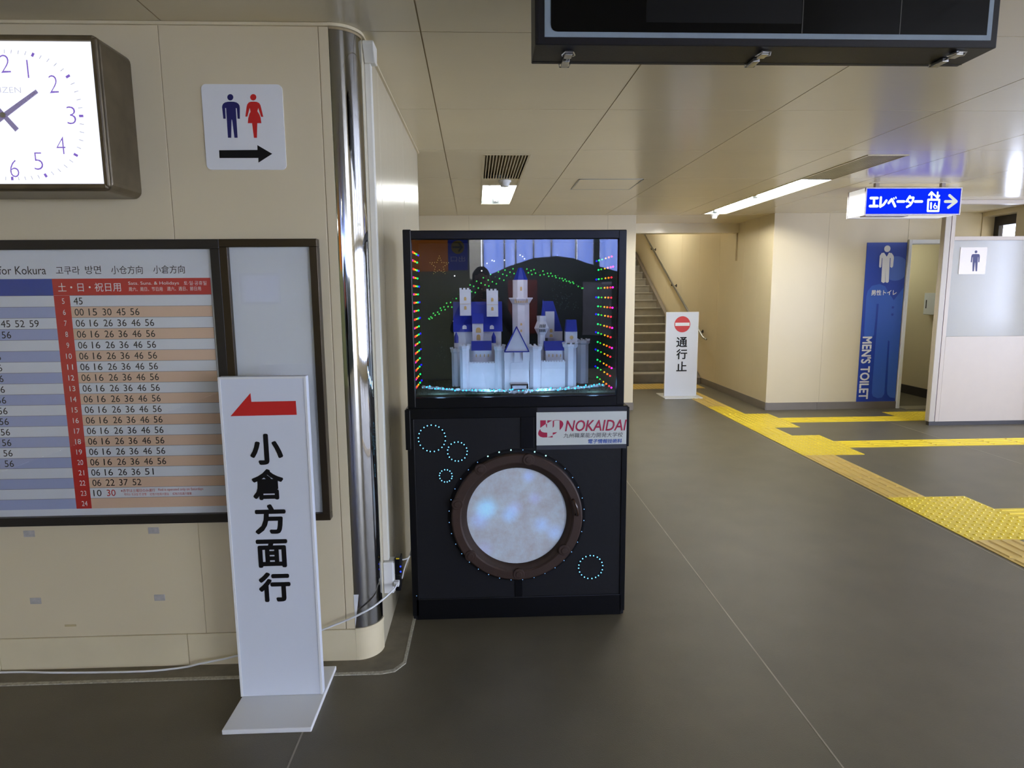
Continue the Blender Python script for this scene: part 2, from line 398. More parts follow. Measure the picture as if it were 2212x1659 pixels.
MB().box(-4.4, -.575, 2.535, 2.545, ZC-.012, ZC-.001).prismZ(arc(-.575, 2.645, .112, -90, 0, 12)+arc(-.575, 2.645, .1, 0, -90, 12), ZC-.012, ZC-.001).box(-.475, -.463, 2.645, 4.69, ZC-.012, ZC-.001).link('trim_1', WALLB, None, kind='structure')
# chrome corner column
cc = thing('corner_guard', 'tall polished chrome corner guard beside the white cable conduit', 'corner guard', (-.575, 2.645, 0))
cb = MB(); A = arc(0, 0, .1, -90, 0, 24); B = arc(0, 0, .092, 0, -90, 24)
na = len(A)
for z in (.146, ZC-.004): cb.v += [(x-.575, y+2.645, z) for x, y in A]
cb.f = [(i, i+1, i+1+na, i+na) for i in range(na-1)]
cb.link('guard_sheet', CHROME, cc, smooth=True)
cb = MB(); B = B[::-1]
for z in (.146, ZC-.004): cb.v += [(x-.575, y+2.645, z) for x, y in B]
cb.f = [(i+1, i, i+na, i+1+na) for i in range(na-1)]
cb.link('guard_backing', STEEL, cc, smooth=True)
MB().add([(-.577, 2.5435, .30), (-.556, 2.5435, .30), (-.575, 2.5435, .155), (-.577, 2.5445, .30), (-.556, 2.5445, .30), (-.575, 2.5445, .155)], [(0, 1, 2), (3, 5, 4), (0, 3, 4, 1), (1, 4, 5, 2), (2, 5, 3, 0)]).link('white_tab', WHITES, cc)
MB().prismZ(arc(-.575, 2.645, .1025, -90, 0, 16)+arc(-.575, 2.645, .098, 0, -90, 16), ZC-.02, ZC-.004).link('top_band', JOINT, cc)
qprism(.0995, .104, .13, .148).link('foot_band', WALLB, cc)
# back wall behind the cabinet
wb = struct('wall_back', MB().box(-4.4, 1.94, 8.313, 8.5, 0, ZC+.15), WJOINT)
panels('wall_panel', WALL, [-4.4, -2.1, -1.15, -.21, .77, 1.58, 1.95], 8.31, .1, ZC, wb)
MB().box(-4.4, 1.955, 8.3, 8.33, 0, .1).link('skirting', SKIRT, wb)
wsl = struct('wall_stair_left', MB().box(1.7, 1.95, 8.33, 16.2, 0, 5.4), WALL)
# stair side wall (faces -X), the right of the passage
wsr = struct('wall_stair_right', MB().box(3.703, 3.95, 8.18, 16.2, 0, 5.4), WJOINT)
panelsX('wall_panel', WALL, [8.162, 8.62, 9.1, 10.05, 11.0, 12, 13, 14, 16.2], 3.7, .1, 5.4, wsr)
MB().box(3.69, 3.72, 8.15, 10.9, 0, .1).link('skirting', SKIRT, wsr)
MB().box(3.685, 3.7, 9.34, 9.365, 2.02, ZC+.02).link('trim_strip', JOINT, wsr)
# toilet wall (faces camera) with doorway
wr = struct('wall_right', MB().box(3.72, 5.47, 8.163, 8.3, 0, ZC+.15).box(5.47, 6.44, 8.163, 8.3, 2.2, ZC+.15), WJOINT)
panels('wall_panel', WALL, [3.7, 4.42, 5.47], 8.16, .095, ZC, wr)
panels('wall_panel', WALL, [5.472, 6.44], 8.16, 2.215, ZC, wr)
MB().box(3.7, 4.39, 8.145, 8.18, 0, .095).link('skirting', SKIRT, wr); MB().box(4.393, 5.47, 8.145, 8.18, 0, .095).link('skirting', SKIRT, wr)
dr = struct('door_1', MB().box(5.475, 5.515, 8.13, 8.32, 0, 2.215).box(6.41, 6.44, 8.13, 8.32, 0, 2.215).box(5.515, 6.41, 8.13, 8.32, 2.165, 2.215), WHITES, bevel=.003)
MB().box(5.515, 6.41, 8.0, 8.24, .0, .012).link('threshold', STEEL, dr)
wf = struct('wall_far', MB().box(6.44, 6.67, 8.15, 11.2, 0, ZC+.15).box(6.44, 6.67, 7.62, 8.15, 0, 1.0).box(6.44, 6.67, 7.62, 8.15, 2.5, ZC+.15).box(6.44, 6.67, 6.9, 7.62, 0, ZC+.15).box(4.4, 6.9, 11, 11.2, 0, ZC+.15).box(3.95, 4.4, 8.3, 11.2, 0, ZC+.15), WALL)
MB().box(6.42, 6.44, 8.3, 11, 0, .13).link('skirting', DSKIRT, wf)
struct('ceiling_toilet', MB().box(3.95, 6.9, 8.3, 11.2, ZC-.03, ZC+.1), CEIL)
wn = struct('window_1', MB().box(6.60, 6.66, 7.62, 8.15, 1.0, 1.07).box(6.60, 6.66, 7.62, 8.15, 2.38, 2.5).box(6.60, 6.66, 8.07, 8.15, 1.07, 2.38).box(6.60, 6.66, 7.62, 7.68, 1.07, 2.38), DSKIRT)
MB().box(6.625, 6.63, 7.68, 8.07, 1.07, 2.38).link('window_pane', GLASS, wn)
struct('wall_east_return', MB().box(6.67, 9.2, 6.9, 7.0, 0, ZC+.15), WALL)
we = MB().box(8.8, 9, -6, 7, 0, .3).box(8.8, 9, -6, 7, 2.45, ZC+.15)
for a, b in ((-6, -2.8), (-.9, -.7), (1.3, 1.5), (3.4, 3.6), (5.6, 5.8), (6.8, 7)): we.box(8.8, 9, a, b, .3, 2.45)
we = struct('wall_east', we, WALL)
for a, b in ((-2.8, -.9), (-.7, 1.3), (1.5, 3.4), (3.6, 5.6), (5.8, 6.8)):
    fr = struct('window_2', MB().box(8.86, 8.92, a, b, .3, .36).box(8.86, 8.92, a, b, 2.39, 2.45).box(8.86, 8.92, a, a+.05, .36, 2.39).box(8.86, 8.92, b-.05, b, .36, 2.39).box(8.86, 8.92, (a+b)/2-.025, (a+b)/2+.025, .36, 2.39), DSKIRT)
    MB().box(8.885, 8.89, a+.05, (a+b)/2-.025, .36, 2.39).link('window_pane', GLASS, fr); MB().box(8.885, 8.89, (a+b)/2+.025, b-.05, .36, 2.39).link('window_pane', GLASS, fr)
struct('wall_west', MB().box(-4.6, -4.4, -6, 8.5, 0, ZC+.3), WALL)
fr = struct('window_3', MB().box(-4.2, -3.5, -6.12, -6.06, 1.42, 1.46).box(-4.2, -3.5, -6.12, -6.06, 1.91, 1.95).box(-4.2, -4.16, -6.12, -6.06, 1.46, 1.91).box(-3.54, -3.5, -6.12, -6.06, 1.46, 1.91), DSKIRT)
MB().box(-4.16, -3.54, -6.1, -6.095, 1.46, 1.91).link('window_pane', clear_glass('tinted_glass', (110, 112, 130)), fr)
struct('wall_behind_left', MB().box(-3.5, -.3, -6.2, -6, 0, ZC+.3).box(-4.6, -3.5, -6.2, -6, 1.95, ZC+.3).box(-4.6, -3.5, -6.2, -6, 0, 1.42).box(-4.6, -4.2, -6.2, -6, 1.42, 1.95), mat('olive_wall', (176, 184, 140), .5))
struct('wall_platform', MB().prismY([(-1, 0), (6, 0), (6, 2.0), (2.75, 2.0), (2.1, 2.18), (1.8, 2.28), (1.46, 2.33), (.98, 2.29), (.45, 2.12), (-.03, 1.91), (-1, 1.8)], -7.6, -7.4), HOUT)
# stair soffit, stairwell lid and end
struct('trim_2', MB().box(1.95, 3.7, 9.3, 9.5, 2.42, 2.9), CEIL)
struct('ceiling_stair', MB().prismX([(9.5, 2.9), (16.2, 5.3), (16.2, 5.4), (9.5, 3.0)], 1.9, 3.75), WALL)
struct('wall_stair_end', MB().box(1.95, 3.7, 16.1, 16.2, 0, 5.4), WALL)
# ================================================================ STAIR
st = thing('staircase', 'grey concrete staircase rising behind the no-passage stand, with pale nosings', 'stairs', (2.8, 10.9, 0))
R_, T_ = .1575, .315
for k in range(15):
    y = 10.9+T_*k; z = R_*k
    s_ = MB().box(1.955, 3.62, y+.012, y+T_+.05, z, z+R_-.02).link('step', STEP, st)
    nx = [2.35, 3.0, 2.6, 2.25][k % 4]
    MB().box(1.955, nx, y, y+T_+.01, z+R_-.02, z+R_).link('tread', NOSE, st); MB().box(nx+.004, 3.62, y, y+T_+.01, z+R_-.02, z+R_).link('tread', NOSE, st)
MB().box(1.955, 3.68, 10.9+T_*15, 16.05, R_*15-.1, R_*15).link('landing', STEP, st)
sl = [(10.75, 0), (10.75, .12), (10.9+T_*15, R_*15+.2), (10.9+T_*15, R_*15-.4)]
MB().prismX([(10.7, 0), (10.7, .1), (10.82, .16), (10.9+T_*15, R_*15+.2), (10.9+T_*15+.3, R_*15+.2), (10.9+T_*15+.3, 0)], 3.62, 3.684).link('stringer', SKIRT, st)
hr = thing('handrail', 'steel tube handrail on brackets up the stair wall', 'handrail', (3.6, 10.4, .85))
MB().tube([(3.6, 10.25, .8), (3.6, 10.4, .82), (3.6, 15.1, .82+4.7*.5)], .019, 12).link('rail_tube', STEEL, hr, smooth=True)
for y in (10.7, 12.3, 13.9):
    z = .82+(y-10.4)*.5
    MB().cyl((3.6, y, z-.015), (3.6, y, z-.07), .007).cyl((3.6, y, z-.07), (3.7, y, z-.07), .007).cyl((3.69, y, z-.07), (3.699, y, z-.07), .03).link('rail_bracket', DBRONZE, hr)

# ================================================================ LAMPS
def lamp(x0, x1, y0, y1, lx0=None, grille=None, label='', group=None, tubes=1, tm=TUBEM):
    cx = (x0+x1)/2
    t = thing('ceiling_light', label, 'ceiling light', (sk(cx, y0), y0, ZC), group)
    def S(mb):
        mb.v = [(sk(v[0], v[1]), v[1], v[2]) for v in mb.v]; return mb
    ly0 = grille if grille else y0
    # trough with sloped sides
    zt = ZC+.11
    tr = MB(); a, b, c, d = x0+.006, x1-.006, ly0+.01, y1-.01; k = .07
    tr.add([(a, c, ZC), (b, c, ZC), (b, d, ZC), (a, d, ZC), (a+k, c+k, zt), (b-k, c+k, zt), (b-k, d-k, zt), (a+k, d-k, zt)],
           [(0, 1, 5, 4), (1, 2, 6, 5), (2, 3, 7, 6), (3, 0, 4, 7), (4, 5, 6, 7)])
    S(tr).link('reflector', LAMPW, t)
    n = tubes; seg = (d-c)/n
    for i in range(n):
        yy0 = c+seg*i+.05; yy1 = c+seg*(i+1)-.05
        q = MB().cyl((sk(cx, yy0), yy0, ZC+.045), (sk(cx, yy1), yy1, ZC+.045), .019, 12).link('lamp_tube', tm, t, smooth=True)
        MB().box(sk(cx, yy0)-.02, sk(cx, yy0)+.02, yy0-.03, yy0, ZC+.02, ZC+.1).link('lamp_holder', WHITES, t)
        MB().box(sk(cx, yy1)-.02, sk(cx, yy1)+.02, yy1, yy1+.03, ZC+.02, ZC+.1).link('lamp_holder', WHITES, t)
    fr = MB()
    e = .008
    fr.box(x0-e, x0+e, y0, y1, ZC-.004, ZC+.004).box(x1-e, x1+e, y0, y1, ZC-.004, ZC+.004).box(x0-e, x1+e, y0-e, y0+e, ZC-.004, ZC+.004).box(x0-e, x1+e, y1-e, y1+e, ZC-.004, ZC+.004)
    S(fr).link('rim', WALLB, t)
    if grille:
        ge = grille-.34 if lx0 else grille-.02
        S(MB().box(x0+.004, x1-.004, y0+.004, ge, ZC+.06, ZC+.07)).link('grille_back', JOINT, t)
        if lx0:
            S(MB().box(x0+.004, x1-.004, ge, grille+.006, ZC-.001, ZC+.006)).link('cover_plate', WALLB, t)
        nb = 13
        for i in range(nb):
            x = x0+.012+(x1-x0-.024)*(i+.5)/nb
            S(MB().box(x-.004, x+.004, y0+.01, ge, ZC-.001, ZC+.03)).link('grille_slat', WALLB, t)
    return t
lamp(.045, .375, 4.77, 7.28, lx0=1, grille=6.07, label='recessed ceiling light with slatted grille, directly above the black cabinet')
lamp(2.90, 3.20, 4.78, 8.22, grille=5.78, label='long recessed twin-tube ceiling light over the yellow tactile path', tubes=2, tm=TUBE2)
lamp(.05, .38, -3.4, -2.0, label='added recessed tube ceiling light, unseen behind the camera')  # unseen lamp added to brighten the near walls
lamp(-2.0, -1.7, -5.2, -3.4, label='added recessed ceiling light, unseen, for the wall behind the camera')  # unseen lamp added so the rear wall shows in the showcase glass
lamp(6.2, 6.5, 1.2, 4.0, label='recessed ceiling light by the east windows', tubes=2)
t = thing('ceiling_light', 'tube ceiling light above the stairs, out of sight', 'ceiling light', (2.9, 12, 3.7))
MB().box(2.75, 3.05, 11.9, 13.1, 3.72, 3.78).link('lamp_body', LAMPW, t); MB().cyl((2.9, 11.95, 3.69), (2.9, 13.05, 3.69), .045).link('lamp_tube', TUBE2, t)
t = thing('ceiling_light', 'square ceiling light inside the toilet doorway, out of sight', 'ceiling light', (5.7, 9.6, ZC-.03))
MB().box(5.5, 5.9, 9.2, 9.9, ZC-.08, ZC-.03).link('lamp_body', LAMPW, t); MB().box(5.53, 5.87, 9.23, 9.87, ZC-.085, ZC-.08).link('diffuser', emat('diffuser', (244, 248, 230), 16), t)
# smoke detector by the near lamp, sprinkler further, hatch
t = thing('smoke_detector', 'small round detector on the ceiling between grille and light above the cabinet', 'detector', (.2, 5.95, ZC))
cx = onZ(1090, 398, ZC-.03)
MB().frust(cx.x, cx.y, ZC-.015, ZC, .055, .06, 24).link('detector_base', WHITES, t); MB().frust(cx.x, cx.y, ZC-.05, ZC-.015, .035, .05, 24).link('detector_head', WHITES, t)
cx = onZ(1543, 468, ZC-.03)
t = thing('smoke_detector', 'small white ceiling detector at the far end of the long light', 'detector', (cx.x, cx.y, ZC))
MB().frust(cx.x, cx.y, ZC-.015, ZC, .055, .06, 24).link('detector_base', WHITES, t); MB().frust(cx.x, cx.y, ZC-.055, ZC-.015, .03, .045, 24).link('detector_head', WHITES, t)
t = thing('ceiling_hatch', 'rectangular access hatch outline in the ceiling between the two ceiling lights', 'hatch', (1.12, 6.0, ZC))
a = .83; b = 1.41; c = 5.75; d = 6.3
MB().box(a, b, c, c+.012, ZC-.004, ZC).box(a, b, d-.012, d, ZC-.004, ZC).box(a, a+.012, c, d, ZC-.004, ZC).box(b-.012, b, c, d, ZC-.004, ZC).link('hatch_rim', mat('alu_rim', (150, 150, 142), .4, .5), t)
MB().box(a+.014, b-.014, c+.014, d-.014, ZC-.003, ZC).link('hatch_lid', CEIL, t)

# ================================================================ LEFT WALL FITTINGS
# clock
ck = thing('wall_clock', 'large lit rectangular wall clock in a worn brown metal case', 'clock', (-1.645, 2.545, 1.92))
cx0, cx1, cz0, cz1 = -1.985, -1.307, 1.922, 2.437
MB().prismY(rrect(cx0, cx1, cz0, cz1, .03), 2.352, 2.545).link('clock_case', CLOCKB, ck, bevel=.004)
b_ = MB(); ins = .028
for p in ((cx0, cx1, cz0, cz0+ins), (cx0, cx1, cz1-ins, cz1)): b_.box(p[0]+.012, p[1]-.012, 2.338, 2.354, p[2]+.004, p[3]-.004)
for p in ((cx0, cx0+ins), (cx1-ins, cx1)): b_.box(p[0]+.004, p[1]-.004, 2.338, 2.354, cz0+.012, cz1-.012)
b_.link('bezel', CLOCKB, ck, bevel=.006)
MB().box(cx0+ins-.006, cx1-ins+.006, 2.346, 2.353, cz0+ins-.006, cz1-ins+.006).link('clock_face', emat('clock_glow', (236, 240, 255), 1.25), ck)
PUR = mat('clock_purple', (112, 86, 160), .5, emit=(120, 90, 185), es=.8); PURL = mat('clock_tick_grey', (160, 160, 170), .5, emit=(170, 170, 190), es=.8)  # backlight of the face painted into numerals and marks as emission
ccx, ccz = -1.643, 2.172
k1 = Ink(2.3455); k2 = Ink(2.3455)
for i in range(60):
    a = math.radians(6*i); ca, sa = math.sin(a), math.cos(a)
    def el(s_): 
        e = 1/((abs(ca)/(.262*s_))**2.6+(abs(sa)/(.214*s_))**2.6)**(1/2.6); return e
    r0, r1 = el(.945), el(1)
    w_ = .004 if i % 5 == 0 else .001
    q = [(ccx+ca*r0-sa*w_, ccz+sa*r0+ca*w_), (ccx+ca*r1-sa*w_, ccz+sa*r1+ca*w_), (ccx+ca*r1+sa*w_, ccz+sa*r1-ca*w_), (ccx+ca*r0+sa*w_, ccz+sa*r0-ca*w_)]
    (k1 if i % 5 == 0 else k2).poly(q)
pos = {12: (-1.647, 2.345), 1: (-1.56, 2.329), 2: (-1.479, 2.28), 3: (-1.43, 2.178), 4: (-1.476, 2.078), 5: (-1.558, 2.025), 6: (-1.642, 2.0)}
for h in (7, 8, 9, 10, 11):
    x, z = pos[12-h]; pos[h] = (-3.294-x, z)
for h, (x, z) in pos.items():
    x *= .9939; z = 1.55+(z-1.55)*.9939
    st_ = str(h); wd = .03 if len(st_) == 1 else .06
    if h == 1: wd = .006
    if h == 11: wd = .03
    kn = Ink(2.3455)
    if h == 1: kn.rect(x-.0022, x+.0022, z-.029, z+.029)
    else: kn.text(st_, x-wd/2, x+wd/2, z-.029, z+.029, bold=-.022)
    kn.link('numeral', PUR, ck)
k1.link('hour_marks', PUR, ck, kind='stuff'); k2.text('CITIZEN', ccx-.062, ccx+.062, 2.247, 2.265, bold=-.02)
k2.link('minute_marks', PURL, ck, kind='stuff')
def hand(name, ang, L, tail, w0, w1, y, m_):
    a = math.radians(ang); u = (math.sin(a), math.cos(a)); n = (math.cos(a), -math.sin(a))
    P_ = [(-tail, w0), (L, w1), (L, -w1), (-tail, -w0)]
    MB().prismY([(ccx+u[0]*p+n[0]*q, ccz+u[1]*p+n[1]*q) for p, q in P_], y, y+.002).link(name, m_, ck)
HM = mat('hand_grey', (150, 142, 172), .4, emit=(120, 110, 150), es=.5)  # halo of the lit face painted into the hands as emission
hand('hour_hand', 56, .142, .055, .009, .006, 2.341, HM); hand('minute_hand', 321, .21, .062, .008, .005, 2.338, HM)
MB().cyl((ccx, 2.345, ccz), (ccx, 2.334, ccz), .009).link('hand_hub', STEEL, ck)
# pictogram plate
def man(k, cx, zt, H, W):
    k.disc(cx, zt-.066*H, .068*H)
    y = lambda f_: zt-f_*H
    h = W/2
    pts = []
    for i in range(7): a = math.radians(180-90*i/6); pts.append((cx-h+.34*h*2*.5+.34*h*math.cos(a), y(.30)+.125*H*math.sin(a)))
    pts += [(cx, y(.17))]
    for i in range(7): a = math.radians(90-90*i/6); pts.append((cx+h-.34*h+.34*h*math.cos(a), y(.30)+.125*H*math.sin(a)))
    pts += [(cx+h, y(.565)), (cx+.74*h, y(.565)), (cx+.66*h, y(.32)), (cx+.58*h, y(.32)), (cx+.62*h, y(.60)), (cx+.66*h, y(1)), (cx+.30*h, y(1)), (cx+.04*h, y(.585)), (cx-.04*h, y(.585)), (cx-.06*h, y(1)), (cx-.42*h, y(1)), (cx-.56*h, y(.60)), (cx-.58*h, y(.32)), (cx-.66*h, y(.32)), (cx-.72*h, y(.565)), (cx-h, y(.565))]
    k.poly(pts)
pl = thing('toilet_sign', 'square white sign with blue man, red woman and black arrow', 'sign', (-.906, 2.545, 2.03))
MB().prismY(rrect(-1.056, -.757, 2.03, 2.339, .018), 2.54, 2.545).link('sign_plate', WHITES, pl)
Y_ = 2.5396
def pz_(x, y): p = onY(470+x/8.733, 180+y/8.733, Y_); return (p.x, p.z)
k = Ink(Y_)
k.poly([pz_(240+57*math.cos(t_*.2244), 263+60*math.sin(t_*.2244)) for t_ in range(28)])
k.poly([pz_(*p) for p in [(84, 450), (88, 420), (105, 385), (140, 360), (190, 348), (240, 345), (310, 348), (360, 362), (395, 388), (413, 420), (419, 460), (421, 670), (378, 668), (362, 470), (344, 467), (378, 1028), (318, 1028), (275, 690), (262, 680), (258, 1028), (196, 1027), (160, 468), (143, 466), (153, 668), (108, 668)]])
k.link('man_figure', NAVY, pl)
k = Ink(Y_)
k.poly([pz_(673+58*math.cos(t_*.2244), 263+60*math.sin(t_*.2244)) for t_ in range(28)])
k.poly([pz_(*p) for p in [(525, 628), (548, 440), (560, 395), (590, 360), (630, 347), (680, 345), (740, 350), (785, 372), (810, 415), (862, 632), (822, 632), (768, 466), (750, 525), (790, 590), (812, 650), (826, 752), (750, 752), (742, 1028), (686, 1028), (650, 752), (570, 752), (578, 660), (600, 580), (622, 535), (606, 464), (562, 628)]])
k.link('woman_figure', REDI, pl)
Ink(Y_).poly([pz_(*p) for p in [(28, 1262), (752, 1256), (750, 1165), (1032, 1330), (770, 1497), (768, 1408), (36, 1410)]]).link('arrow', BLACK, pl)
# timetable cabinet
tt = thing('timetable_board', 'framed train timetable with blue and red columns under the clock', 'timetable', (-1.8, 2.545, .643))
def frame(parent, x0, x1, z0, z1, w_, y0, y1, m_, name='frame_rail'):
    MB().box(x0, x1, y0, y1, z1-w_, z1).link(name, m_, parent, bevel=.002); MB().box(x0, x1, y0, y1, z0, z0+w_).link(name, m_, parent, bevel=.002)
    MB().box(x0, x0+w_, y0, y1, z0+w_, z1-w_).link(name, m_, parent, bevel=.002); MB().box(x1-w_, x1, y0, y1, z0+w_, z1-w_).link(name, m_, parent, bevel=.002)
TP = 2.528
frame(tt, -2.75, -1.019, .643, 1.769, .036, 2.508, 2.545, DBRONZE)
MB().box(-2.72, -1.05, TP, 2.54, .66, 1.75).link('poster', PRINT, tt)
bd = thing('notice_board', 'narrow empty white notice board in bronze frame beside the timetable', 'notice board', (-.83, 2.545, .643))
frame(bd, -1.018, -.648, .643, 1.769, .03, 2.505, 2.545, BRONZE)
MB().box(-.99, -.677, 2.525, 2.54, .67, 1.745).link('board_panel', PRINT, bd)
GL = clear_glass('frame_glazing')
MB().box(-.99, -.677, 2.512, 2.515, .67, 1.742).link('glass_cover', GL, bd)
yp = TP-.0006; yq = TP-.0012
def R2(x0, x1, z0, z1, m_, name, y=yp): return Ink(y).rect(x0, x1, z0, z1).link(name, m_, tt)
zt, zb = 1.560, .707; rh = (zt-zb)/20; xr0, xr1, xr2 = -1.666, -1.606, -1.068
R2(xr0, xr2, zt+.0005, 1.624, REDI, 'red_header'); R2(xr0, xr1, zb, zt, REDI, 'hour_column'); R2(-2.6, xr0, zt, 1.624, BLUEH, 'blue_header')
ob = Ink(yp); lb = Ink(yp); ln = Ink(yq)
for i in range(20):
    z1 = zt-rh*i
    if i % 2: ob.rect(xr1, xr2, z1-rh, z1); lb.rect(-2.45, xr0, z1-rh, z1)
    ln.rect(xr1, xr2, z1-.0007, z1+.0007); ln.rect(-2.45, xr0, z1-.0007, z1+.0007)
ln.rect(xr2-.001, xr2, zb, zt)
ob.link('orange_rows', ORAN, tt); lb.link('lilac_rows', LILAC, tt)
bk = Ink(yq); wh = Ink(yq); rd = Ink(yq)
c0 = onY(168.6, 745.6, yq).x; pit = onY(287.8, 743, yq).x-onY(168.6, 745.6, yq).x; pit /= 4; dw = onY(188.6, 745, yq).x-c0; dh = .0135
rows = {5: ['45'], 6: ['00', '15', '30', '45', '56'], 21: ['06', '16', '26', '36', '51'], 22: ['06', '22', '37', '52'], 23: ['10', '30'], 24: []}
lx = onY(6, 1008-6, yq).x
la = onY(20, 1003, yq).x     # centre of left column '56' in row 20
for i in range(20):
    h = 5+i; zc = zt-rh*(i+.5)
    ts = rows.get(h, ['06', '16', '26', '36', '46', '56'])
    for j, t_ in enumerate(ts):
        (rd if (h == 23 and j == 1) else bk).text(t_, c0+pit*j, c0+pit*j+dw*(.97 if t_[0] != '1' else .9), zc-dh, zc+dh, bold=0)
    hw = .011 if h > 9 else .005
    xm = (xr0+xr1)/2+.004
    wh.text(str(h), xm-hw, xm+hw, zc-.0105, zc+.0105, bold=0)
    if h == 7:
        for j, t_ in enumerate(['45', '52', '59']):
            xx = onY(12+31*j, 702, yq).x; bk.text(t_, xx-dw/2, xx+dw/2, zc-dh, zc+dh, bold=0)
    elif h == 8: xx = onY(14, 726, yq).x; bk.text('56', xx-dw/2, xx+dw/2, zc-dh, zc+dh, bold=0)
    elif 10 <= h <= 20: bk.text('56', la-dw/2, la+dw/2, zc-dh, zc+dh, bold=0)
bk.pxtext('for Kokura', -3, 99, 575, 593)
bk.pxtext('고쿠라', 120.5, 172, 575, 593); bk.pxtext('방면', 184, 218, 574, 592)
bk.pxtext('小仓方向', 240, 308, 574, 592); bk.pxtext('小倉方向', 331, 399, 573, 591)
wh.pxtext('土・日・祝日用', 125, 261, 611, 630); wh.pxtext('Sats. Suns. & Holidays', 277, 386.5, 608, 617); wh.pxtext('토·일·공휴일', 397, 446, 607, 616)
wh.pxtext('周六、周日、节日用', 278, 351, 620, 629); wh.pxtext('週六、週日、節日用', 361, 434, 619, 628)
rd.pxtext('※赤字は土曜日のみ運行', 261, 335, 1056, 1063); rd.pxtext('Red is operated only on Saturdays', 342, 439, 1054, 1061)
rd.pxtext('적자는 토요일 만 운행', 268, 316, 1065, 1070.5); rd.pxtext('红色只在周六营业', 324, 365, 1064.5, 1070); rd.pxtext('紅色只在週六營業', 373, 414, 1063.5, 1069)
bk.link('times_lettering', BLACK, tt); wh.link('white_lettering', INKW, tt); rd.link('red_lettering', REDI, tt); ln.link('row_lines', mat('line_grey', (120, 120, 128), .5), tt)
MB().box(-2.715, -1.055, 2.514, 2.517, .679, 1.733).link('glass_cover', GL, tt)
# adhesive pads on the wall
PADM = mat('pad_grey', (176, 172, 168), .6, noise=.15, nscale=60); TAPE = mat('tape_tan', (186, 168, 124), .6)
for (x, y, lb_) in ((63, 1153, 'grey adhesive pad of the upper row, farther from the sign stand'), (332, 1146, 'grey adhesive pad of the upper row, closer to the sign stand'), (77, 1298, 'grey adhesive pad of the lower row, farther from the sign stand'), (345, 1291, 'grey adhesive pad of the lower row, closer to the sign stand')):
    p = onY(x, y, 2.544)
    MB().box(p.x-.022, p.x+.022, 2.5425, 2.5455, p.z-.0135, p.z+.0135).link('adhesive_pad', PADM, None, bevel=.001, label=lb_, category='adhesive pad')
p = onY(152, 1351, 2.544); MB().box(p.x-.023, p.x+.023, 2.5435, 2.5455, p.z-.005, p.z+.004).link('tape_strip', TAPE, None, label='small tan tape remnant on the wall above the skirting', category='tape')
# conduit, outlet box, adapter, cables
cd_ = thing('cable_conduit', 'white plastic cable conduit running down behind the chrome corner', 'conduit', (-.46, 2.72, .37))
MB().box(-.475, -.45, 2.70, 2.735, .38, 2.47).link('conduit_channel', CONDM, cd_, bevel=.003)
MB().prismX([(2.695, 2.47), (2.74, 2.47), (2.75, ZC-.014), (2.66, ZC-.014), (2.66, 2.53)], -.474, -.43).link('conduit_elbow', CONDM, cd_, bevel=.004)
ob_ = thing('outlet_box', 'white surface outlet box at the foot of the conduit', 'socket', (-.455, 2.73, .23))
MB().box(-.4745, -.43, 2.685, 2.755, .232, .376).link('box_body', WHITES, ob_, bevel=.004)
MB().box(-.430, -.426, 2.692, 2.748, .238, .37).link('face_plate', CONDM, ob_, bevel=.001)
ad = thing('power_adapter', 'black power adapter plugged into the white outlet box', 'adapter', (-.41, 2.72, .25))
MB().box(-.4255, -.398, 2.70, 2.755, .31, .392).link('adapter_body', BLKT, ad, bevel=.004); MB().box(-.4255, -.402, 2.70, 2.75, .235, .312).link('adapter_body', BLKT, ad, bevel=.004)
MB().box(-.418, -.404, 2.6985, 2.701, .386, .391).link('yellow_sticker', YEL, ad)
BL = emat('led_blue', (20, 40, 255), 6)
MB().cyl((-.399, 2.699, .352), (-.399, 2.696, .352), .003).cyl((-.399, 2.699, .328), (-.399, 2.696, .328), .003).link('indicator_light', BL, ad)
pg = MB().box(-.43, -.402, 2.668, 2.699, .285, .30)
cb_ = thing('power_cable', 'white power cable from the outlet down behind the arrow stand and along the wall foot', 'cable', (-.42, 2.68, .3))
MB().box(-.428, -.405, 2.672, 2.6995, .268, .29).link('plug', WHITES, cb_, bevel=.003)
def spl(P, n=10):
    out = []; P = [Vector(p) for p in P]; Q = [P[0]]+P+[P[-1]]
    for i in range(1, len(Q)-2):
        for k_ in range(n):
            t_ = k_/n; a, b, c, d = Q[i-1], Q[i], Q[i+1], Q[i+2]
            out.append(.5*((2*b)+(-a+c)*t_+(2*a-5*b+4*c-d)*t_*t_+(-a+3*b-3*c+d)*t_**3))
    out.append(P[-1]); return out
pts = [(-.415, 2.672, .28), (-.43, 2.62, .272), (-.52, 2.53, .235), (-.70, 2.515, .165), (-.95, 2.51, .08)]
q = [onY(513, 1416, 2.515), onY(480, 1424, 2.515), onY(430, 1434, 2.51), onZ(400, 1441, .008), onZ(330, 1449, .007), onZ(240, 1452, .007), onZ(120, 1453, .007), onZ(20, 1452, .007), Vector((-2.4, 2.52, .007)), Vector((-3.2, 2.51, .007))]
MB().tube(spl(pts+[tuple(v) for v in q]), .0042, 8).link('cable_sheath', WHITES, cb_, smooth=True)
c2 = thing('power_cable', 'thin white cord looping from the black adapter to the cabinet side', 'cable', (-.4, 2.76, .33))
MB().tube(spl([(-.402, 2.755, .36), (-.398, 2.8, .34), (-.383, 2.86, .325), (-.379, 2.93, .33)]), .003, 6).tube(spl([(-.402, 2.75, .27), (-.395, 2.80, .30), (-.384, 2.87, .32), (-.379, 2.93, .31)]), .003, 6).link('cord', WHITES, c2, smooth=True)

